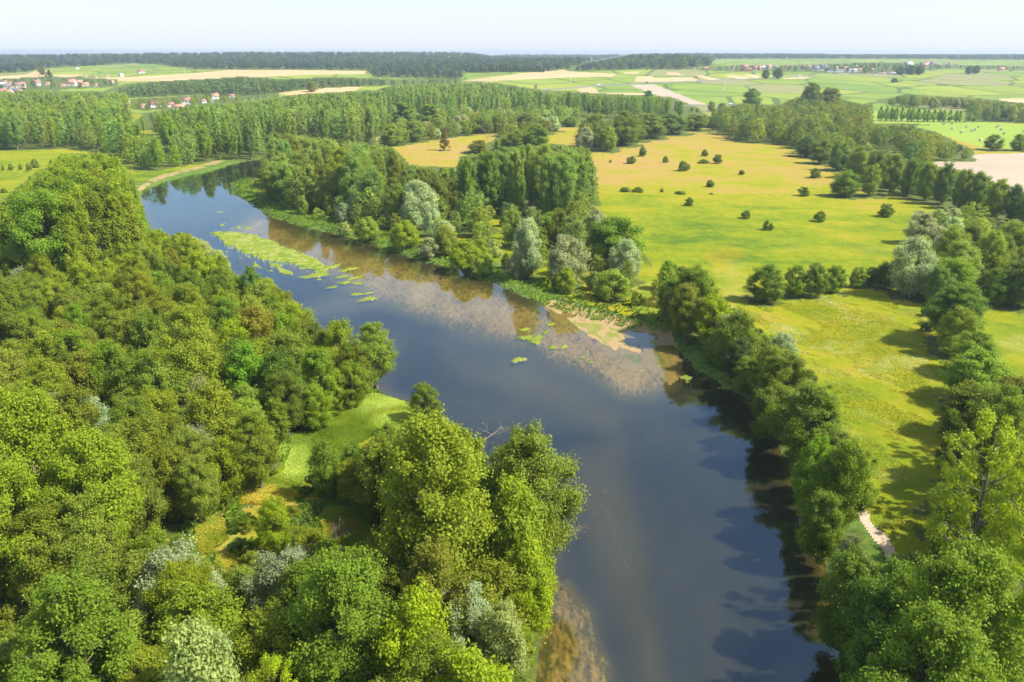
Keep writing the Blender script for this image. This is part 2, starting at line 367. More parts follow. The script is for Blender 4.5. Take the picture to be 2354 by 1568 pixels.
ZONES = [
 ('left poplar stand', [(-90, 490), (10, 462), (70, 405), (150, 355), (245, 352), (300, 400), (325, 450), (345, 530), (340, 640), (200, 700), (60, 680), (-90, 680)], 4.4, (22, 28), {'p': .9, 'g': .1}, BRIGHT, 1.15),
 ('left wood', [(-500, 600), (0, 585), (330, 575), (350, 522), (430, 532), (505, 560), (535, 620), (572, 650), (600, 620), (645, 655), (705, 692), (735, 750), (780, 738), (812, 785), (838, 762), (905, 765),
    (920, 800), (905, 860), (880, 893), (960, 915), (1010, 915), (1040, 960), (1090, 1005), (1190, 992), (1285, 1015), (1285, 1100), (1275, 1200), (1280, 1300), (1278, 1370), (1242, 1450), (1235, 1568), (1225, 2400), (-1200, 2400)],
    4.0, (8.5, 13.5), {'b': .52, 'g': .18, 'w': .12, 's': .18}, MIXED, 1.05),
 ('right bank wood', [(1500, 640), (1560, 600), (1660, 680), (1745, 745), (1865, 830), (1935, 950), (1985, 1075), (1962, 1140), (1990, 1220), (2060, 1280), (2130, 1250), (2250, 1500), (2400, 1700), (2500, 2200), (2010, 2200), (1925, 1568), (1890, 1300), (1845, 1180), (1750, 1000), (1700, 895), (1600, 835), (1555, 770), (1500, 740)],
    4.8, (9, 14), {'b': .55, 'g': .15, 'w': .15, 's': .15}, OLIVE + DARK, 1.05),
 ('riverside thicket', [(595, 395), (640, 350), (780, 345), (905, 400), (1050, 470), (1200, 480), (1370, 480), (1475, 560), (1500, 640), (1550, 740), (1450, 700), (1300, 655), (1130, 625), (960, 572), (800, 520), (650, 475), (600, 440)],
    7.5, (6, 14), {'b': .5, 'w': .2, 's': .3}, OLIVE + GREYG, 1.0),
 ('middle poplar grove', [(1035, 420), (1060, 360), (1150, 340), (1240, 328), (1355, 338), (1372, 400), (1382, 482), (1330, 510), (1200, 505), (1050, 500), (1030, 460)], 5.2, (21, 25), {'p': .75, 'g': .12, 's': .13}, GREYG + [(.8, .95, .8)], 1.0),
 ('middle leafy grove', [(600, 370), (620, 300), (780, 320), (900, 335), (945, 380), (1045, 385), (1045, 500), (960, 530), (780, 505), (640, 475), (600, 440)], 5.5, (15, 22), {'p': .3, 'b': .35, 'g': .2, 's': .15}, GREYG + OLIVE, 1.0),
 ('far poplar plantation', [(290, 300), (330, 262), (420, 243), (560, 232), (700, 215), (860, 208), (900, 196), (1000, 190), (1140, 190), (1250, 208), (1540, 222), (1610, 250), (1620, 272), (1500, 275), (1330, 272), (1000, 272), (880, 272), (860, 330), (900, 345), (760, 350), (600, 375), (500, 360), (440, 345), (350, 300)], 7.0, (19, 25), {'p': .7, 'b': .18, 's': .12}, GREYG + [(.9, 1.1, .7)], .95),
 ('wood beyond the river bend', [(-80, 215), (60, 208), (290, 212), (310, 300), (440, 340), (520, 345), (600, 345), (600, 375), (520, 368), (460, 372), (350, 395), (300, 380), (250, 350), (150, 342), (-80, 348)], 7.2, (15, 22), {'p': .5, 'b': .33, 'g': .07, 's': .1}, GREYG + BRIGHT, 1.0),
 ('oak grove by the meadow', [(1330, 335), (1332, 275), (1400, 252), (1480, 262), (1600, 255), (1640, 270), (1620, 290), (1565, 305), (1480, 322), (1400, 342), (1362, 352)], 9.5, (14, 19), {'b': 1}, DARK + OLIVE[:2], 1.1),
 ('hedgerow trees behind the tan meadow', [(868, 335), (880, 268), (1000, 268), (1330, 268), (1330, 290), (1240, 292), (1170, 303), (1000, 320), (905, 336)], 9, (9, 15), {'b': .6, 'w': .3, 'p': .1}, OLIVE + GREYG, 1.1),
 ('small wood beside the tan meadow', [(1060, 352), (1130, 325), (1170, 297), (1235, 290), (1262, 300), (1240, 332), (1150, 352)], 9, (9, 14), {'b': .8, 'w': .2}, OLIVE, 1.1),
 ('wood beyond the big meadow', [(1622, 290), (1640, 250), (1712, 236), (1730, 238), (1760, 240), (1790, 240), (1835, 222), (1915, 224), (1985, 240), (2080, 216), (2250, 226), (2400, 242), (2400, 286), (2240, 279), (2100, 290), (2150, 303), (2238, 345), (2243, 372), (2130, 372), (2020, 330), (1900, 312), (1830, 335), (1700, 325), (1640, 300)], 8.2, (12, 19), {'b': .8, 'w': .07, 'p': .06, 's': .07}, DARK + OLIVE, 1.1),
 ('thick hedge right of the meadow', [(1822, 300), (1900, 305), (2020, 340), (2130, 378), (2250, 398), (2320, 440), (2400, 462), (2400, 520), (2240, 490), (2120, 452), (2020, 428), (1900, 372), (1826, 348)], 8.5, (10, 15), {'b': 1}, DARK + OLIVE, 1.15),
 ('right edge copse', [(2040, 610), (2080, 560), (2120, 535), (2085, 500), (2150, 478), (2260, 460), (2420, 520), (2420, 690), (2270, 690), (2250, 640), (2120, 690)], 8.5, (9, 14), {'b': .75, 'w': .25}, GREYG + OLIVE, 1.1),
 ('right edge tree belt', [(2112, 700), (2190, 660), (2250, 690), (2265, 780), (2320, 860), (2420, 860), (2450, 1010), (2300, 1010), (2160, 960), (2165, 870), (2120, 780)], 7.5, (9, 14), {'b': .9, 's': .1}, DARK + OLIVE + GREYG, 1.1),
 ('bottom right trees', [(2125, 1120), (2160, 985), (2450, 960), (2700, 1400), (2800, 2100), (2300, 2100), (2200, 1500), (2150, 1280), (2115, 1220)], 5.8, (12, 20), {'b': .4, 'o': .4, 'g': .2}, BRIGHT, 1.0),
 ('wood behind the houses', [(262, 205), (300, 192), (380, 186), (560, 176), (640, 182), (700, 180), (760, 177), (900, 182), (1060, 180), (1060, 192), (900, 196), (830, 199), (700, 205), (600, 218), (500, 222), (470, 216), (290, 226), (262, 215)], 10, (13, 18), {'b': .9, 'p': .1}, [(.6, .72, 2.0), (.75, .88, 1.9), (.9, 1.0, 1.6)], 1.15),  # tints leaned to blue, distance haze put into the leaf colour
 ('wooded ridge', [(-120, 126), (150, 123), (420, 120), (600, 117.5), (900, 117), (1100, 118), (1310, 120), (1455, 121), (1440, 128), (1345, 144), (1310, 158), (1250, 165), (1070, 168), (1060, 182), (860, 178), (845, 162), (660, 160), (450, 160), (360, 149), (310, 146), (110, 157), (60, 166), (-120, 174)], 14, (12, 17), {'b': 1}, HAZE_BLUE, 1.3),
 ('wooded knoll', [(1303, 161), (1340, 142), (1440, 124), (1500, 119), (1625, 119), (1645, 135), (1632, 152), (1560, 160), (1440, 161), (1308, 164)], 13, (12, 17), {'b': 1}, HAZE_BLUE + [(.8, .9, 1.8)], 1.3),
 ('plateau wood', [(1620, 120), (1750, 121.5), (1900, 123), (2430, 124), (2430, 139), (2000, 135.5), (1760, 135), (1640, 136)], 16, (11, 16), {'b': 1}, HAZE_BLUE, 1.3),
 ('village trees', [(1560, 158), (1700, 150), (1800, 150), (1960, 145), (2100, 145), (2230, 150), (2400, 152), (2400, 163), (2180, 158), (2100, 165), (2060, 172), (1980, 170), (1800, 165), (1640, 163)], 26, (8, 13), {'b': .8, 'c': .2}, DARK, 1.1),
 ('left village trees', [(-80, 185), (110, 176), (270, 182), (270, 200), (200, 203), (90, 208), (-80, 215)], 26, (7, 11), {'b': .9, 'c': .1}, DARK, 1.1),
 ('riverbend hedge', [(288, 248), (300, 228), (500, 215), (640, 208), (640, 222), (500, 238), (330, 255)], 15, (7, 10), {'b': 1}, OLIVE + BRIGHT[:1], 1.1),
]
OPEN = [CLEAR3, CLEAR1, CLEAR2, SANDBAR, ISLE, RIVER, TRACK]     # ground that stays visible
ZGROUPS = [{'left poplar stand', 'left wood'}, {'riverside thicket', 'middle poplar grove', 'middle leafy grove'}, {'far poplar plantation', 'wood beyond the river bend', 'hedgerow trees behind the tan meadow', 'small wood beside the tan meadow'},
 {'right bank wood', 'bottom right trees', 'right edge tree belt', 'right edge copse'}, {'wood beyond the big meadow', 'thick hedge right of the meadow'}]
FAR_ZONES = {'wooded ridge', 'wooded knoll', 'plateau wood', 'wood behind the houses'}
print('defs', round(time.time() - T0, 1))
# ------------------------------------------------------------------ rasters of the layout
RX0, RY0, RS = -1200, 100, 2.0
RWN, RHN = int(4300 / RS), int(2400 / RS)
gx, gy = np.meshgrid(RX0 + (np.arange(RWN) + .5) * RS, RY0 + (np.arange(RHN) + .5) * RS)
ZID = np.zeros((RHN, RWN), np.int16)
for k, z in enumerate(ZONES):
    p = z[1]; xs = [a for a, b in p]; ys = [b for a, b in p]
    i0 = max(0, int((min(xs) - RX0) / RS)); i1 = min(RWN, int((max(xs) - RX0) / RS) + 2)
    j0 = max(0, int((min(ys) - RY0) / RS)); j1 = min(RHN, int((max(ys) - RY0) / RS) + 2)
    sub = in_poly(gx[j0:j1, i0:i1], gy[j0:j1, i0:i1], p)
    ZID[j0:j1, i0:i1][sub & (ZID[j0:j1, i0:i1] == 0)] = k + 1
for p in (CLEAR1, CLEAR2, CLEAR3, [(2008, 238), (2220, 246), (2220, 286), (2008, 284)]):
    ZID[in_poly(gx, gy, p)] = 0
def zid(px, py):
    i = ((np.asarray(px) - RX0) / RS).astype(int); j = ((np.asarray(py) - RY0) / RS).astype(int)
    ok = (i >= 0) & (i < RWN) & (j >= 0) & (j < RHN)
    return np.where(ok, ZID[np.clip(j, 0, RHN - 1), np.clip(i, 0, RWN - 1)], 0)

def in_any(px, py, polys):
    r = np.zeros(np.shape(px), bool)
    for p in polys: r |= in_poly(px, py, p)
    return r

def seg_dist(X, Y, poly):
    best = np.full(np.shape(X), 1e18)
    for i in range(len(poly)):
        ax, ay = poly[i - 1]; bx, by = poly[i]
        dx, dy = bx - ax, by - ay; L = dx * dx + dy * dy + 1e-9
        t = np.clip(((X - ax) * dx + (Y - ay) * dy) / L, 0, 1)
        best = np.minimum(best, (X - ax - t * dx) ** 2 + (Y - ay - t * dy) ** 2)
    return np.sqrt(best)

RIVER_W = [unproject_z(a, b, 0) for a, b in RIVER]
def river_d(X, Y):
    d = seg_dist(X, Y, RIVER_W)
    return np.where(in_poly(X, Y, RIVER_W), d, -d)

# ------------------------------------------------------------------ tree shapes (numpy)
def unit(v): return v / (np.linalg.norm(v, axis=-1, keepdims=True) + 1e-9)

SPEC = {  # H, R, crown base, lobes, lobe radius range, vertical stretch, profile power, leaf size
 'b': dict(H=14, R=4.6, cb=.07, n=72, lr=(.65, 1.7), vs=.9, top=.62, ls=.22),
 'g': dict(H=20, R=5.6, cb=.20, n=110, lr=(.7, 1.7), vs=1.05, top=.60, ls=.21),
 'p': dict(H=24, R=3.5, cb=.14, n=66, lr=(.7, 1.5), vs=1.6, top=.45, ls=.31),
 'w': dict(H=11, R=4.6, cb=.10, n=60, lr=(.8, 1.6), vs=.95, top=.60, ls=.20),
 's': dict(H=5, R=2.8, cb=.02, n=26, lr=(.6, 1.1), vs=.85, top=.5, ls=.20),
 'o': dict(H=21, R=7.0, cb=.25, n=52, lr=(.6, 1.25), vs=.9, top=.7, ls=.23),
 'r': dict(H=14, R=2.2, cb=.12, n=30, lr=(.5, .95), vs=1.9, top=.3, ls=.26),
 'c': dict(H=14, R=3.0, cb=.08, n=44, lr=(.6, 1.1), vs=.6, top=.12, ls=.25),
}
def lobes(kind, rg):
    s = SPEC[kind]; H, R = s['H'], s['R']; out = []
    asym = rg.uniform(0, 6.28); lean = rg.uniform(.0, .10) * R
    for i in range(s['n']):
        u = (i + rg.random()) / s['n']
        if kind == 'c': prof = (1 - u) ** .8 + .04
        elif kind == 'p': prof = (math.sin(math.pi * (.12 + .76 * u)) ** .6) * (1 - .15 * u)
        elif kind == 'r': prof = (math.sin(math.pi * (.15 + .85 * u) ** .75) ** .7)
        elif kind in 'sw': prof = math.sin(math.pi * (.27 + .66 * u)) ** .7
        else: prof = math.sin(math.pi * (.16 + .80 * u)) ** .55
        a = i * 2.39996 + rg.normal(0, .35)
        lr = rg.uniform(*s['lr']) * (1.05 - .3 * u)
        rr = R * prof * (.35 + .65 * math.sqrt(rg.random())) * (1 + .16 * math.cos(a - asym) + .10 * math.sin(3 * a + asym))
        rr = max(0, rr - lr * .55)
        top = H - lr * s['vs'] * .8
        zc = s['cb'] * H + lr * .5 + (top - s['cb'] * H - lr * .5) * u
        zc += rg.normal(0, .03 * H) if kind not in 'cr' else 0
        zc = min(zc, top)
        out.append((math.cos(a) * rr + lean * u, math.sin(a) * rr, zc, lr))
    return np.array(out)

def leaves(kind, L, nleaf, size, rg):
    s = SPEC[kind]
    w = L[:, 3] ** 2; idx = rg.choice(len(L), nleaf, p=w / w.sum())
    d = unit(rg.normal(size=(nleaf, 3)))
    flip = (d[:, 2] < -.1) & (rg.random(nleaf) < .6); d[flip, 2] *= -1
    spread = 1.0 if kind != 'o' else 1.15
    rad = L[idx, 3] * (.30 + .80 * rg.random(nleaf) ** .75) * spread
    stray = rg.random(nleaf) < .16; rad[stray] *= rg.uniform(1.0, 1.3, stray.sum())
    # lumpy lobes: radius varies with direction
    ph = L[idx, 0] * 3.1 + L[idx, 2] * 1.7
    rad *= 1 + .20 * np.sin(d[:, 0] * 5 + ph) * np.cos(d[:, 1] * 5 + ph) + .12 * np.sin(d[:, 2] * 9 + ph)
    P = L[idx, :3] + d * rad[:, None] * np.array([1, 1, s['vs']])
    bd = unit(np.stack([L[:, 0], L[:, 1], .8 * np.hypot(L[:, 0], L[:, 1]) + .4], 1))
    P = P + bd[idx] * (L[idx, 3] * rg.normal(.05, .42, nleaf))[:, None] * (1.0 if kind not in 'wsr' else .4)
    cen = np.array([0, 0, s['H'] * .45])
    out = unit((P - cen) * np.array([1, 1, .8]))
    nrm = unit(.5 * d + .5 * out + np.array([0, 0, .3]) + .62 * rg.normal(size=(nleaf, 3)))
    ref = unit(rg.normal(size=(nleaf, 3)))
    A = unit(np.cross(nrm, ref)); B = np.cross(nrm, A)
    sz = size * rg.uniform(.55, 1.35, nleaf)[:, None]
    asp = 1.25 if kind != 'w' else 1.7
    A = A * sz * asp * .5; B = B * sz * .5
    V = np.stack([P - A, P - B * 1.0 + A * .1, P + A, P + B], 1).reshape(-1, 3)
    V[:, 2] = np.maximum(V[:, 2], .05)
    q = np.arange(nleaf * 4).reshape(-1, 4)
    lobev = rg.random(len(L))
    v = np.clip(.55 * rg.random(nleaf) + .45 * lobev[idx], 0, 1)
    return V, q, v

def trunk(kind, L, rg, bark_r=None, nl=None):
    s = SPEC[kind]; H = s['H']; g = Geo()
    r0 = H * .018 + .06 if kind != 's' else .09
    top = L[:, 2].max()
    hs = np.linspace(0, top, 9); wob = rg.normal(0, .012 * H, (9, 2)).cumsum(0) * .5
    wob[0] = 0
    axis = np.stack([wob[:, 0], wob[:, 1], hs], 1)
    if kind == 's':
        for i in range(5):
            l = L[rg.integers(len(L))]
            P = np.array([(0.15 * math.cos(i), .15 * math.sin(i), 0), (l[0] * .5, l[1] * .5, l[2] * .5), l[:3]]); g.tube(P, [.08, .05, .02], 4)
        return g
    rr = r0 * (1 - hs / top * .93); rr[0] *= 1.35
    g.tube(axis, rr, 7)
    order = rg.permutation(len(L))[:nl or int(len(L) * .6)]
    for i in order:
        l = L[i]; hz = max(s['cb'] * H * .75, l[2] - (.25 + .25 * rg.random()) * math.hypot(l[0], l[1]) * (2.0 if kind in 'pr' else 1.2) - .3)
        base = np.array([np.interp(hz, hs, axis[:, 0]), np.interp(hz, hs, axis[:, 1]), hz])
        e = l[:3]; mid = base * .5 + e * .5 + np.array([0, 0, -.06 * np.linalg.norm(e - base)]) + rg.normal(0, .12, 3)
        rb = r0 * (1 - hz / top * .9) * .5
        g.tube(np.array([base, mid, e]), [rb, rb * .6, rb * .15 + .01], 5)
        if kind in 'og':
            for _ in range(3):
                e2 = e + unit(rg.normal(size=3) + np.array([0, 0, .6])) * l[3] * 1.1
                g.tube(np.array([mid * .4 + e * .6, e * .5 + e2 * .5, e2]), [rb * .35, rb * .2, .012], 4)
    return g

NVAR = {'b': 7, 'g': 3, 'p': 5, 'w': 4, 's': 4, 'o': 2, 'r': 3, 'c': 2}
NLEAF = {'b': 32000, 'g': 62000, 'p': 24000, 'w': 26000, 's': 8000, 'o': 14000, 'r': 8000, 'c': 9000}
VARI = {}
for kd, nv in NVAR.items():
    for k in range(nv):
        rg = np.random.default_rng(100 * ord(kd) + k)
        L = lobes(kd, rg)
        V, q, v = leaves(kd, L, NLEAF[kd], SPEC[kd]['ls'], rg)
        cm = build_mesh('crown', V, q, [M_leaf], {'v': ('FACE', v)})
        tm = trunk(kd, L, rg).mesh('trunk', M_bark if kd not in 'g' else M_bark, smooth_sh=True)
        Vm = leaves(kd, L, 1300 if kd in 'bp' else 800, SPEC[kd]['ls'] * (2.7 if kd in 'bp' else 3.2), rg); Vf = leaves(kd, L, 110, SPEC[kd]['ls'] * 8, rg)
        VARI.setdefault(kd, []).append((cm, tm, Vm, Vf, L))
print('tree shapes', round(time.time() - T0, 1))

KNAME = {'b': 'broadleaf_tree', 'g': 'spreading_poplar_tree', 'p': 'poplar_tree', 'w': 'willow_tree', 's': 'shrub', 'o': 'open_crowned_tree', 'r': 'slim_poplar_tree', 'c': 'conifer_tree', 'd': 'dead_tree'}
KWORD = {'b': 'leafy tree', 'g': 'spreading poplar', 'p': 'tall poplar', 'w': 'willow', 's': 'shrub', 'o': 'open-crowned tree', 'r': 'slim poplar', 'c': 'conifer', 'd': 'dead tree'}
TREES = []
def add_tree(X, Y, h, w, kind, tint, zone=None, label=None, pri=False, z=None):
    _g = 1 + .24 * min(1, max(0, (Y - 150) / 120)) * (1 if Y < 1200 else 0); tint = (tint[0] * _g, tint[1] * _g, tint[2] * _g)
    TREES.append(dict(X=X, Y=Y, z=float(terrain(X, Y)) if z is None else z, h=h, w=w, kind=kind, tint=tint, zone=zone, label=label, pri=pri))

T_MID = (1, 1.1, .7); T_YEL = (1.9, 1.75, .4); T_BR = (1.35, 1.45, .55); T_DK = (.65, .8, .8); T_SIL = (1.85, 1.85, 7.0); T_PALE = (1.8, 1.7, 3.8)
T_OL = (1.15, 1.0, .7); T_GRY = (1.65, 1.5, 5.6); T_BRN = (1.6, 1.0, .8); T_BLU = (.75, 1.05, 1.0); T_LG = (1.35, 1.5, 1.2)
def hand(x, yt, yb, w, kind, tint, label=None, zone=None):
    X, Y, z0 = ground_at(x, yb)
    # height so that the crown top reaches the given row of the photograph
    v = (CY - yt) / F; dy = CP + v * SP; dz = -SP + v * CP
    h = HC + dz * (Y / dy) - z0
    depth = Y * CP - (z0 + h * .5 - HC) * SP
    wm = w * depth / F
    if kind in 'bgw': wm = max(wm, h / 1.75)
    add_tree(X, Y, max(h, .6), wm, kind, tint, zone, label, True, z0)

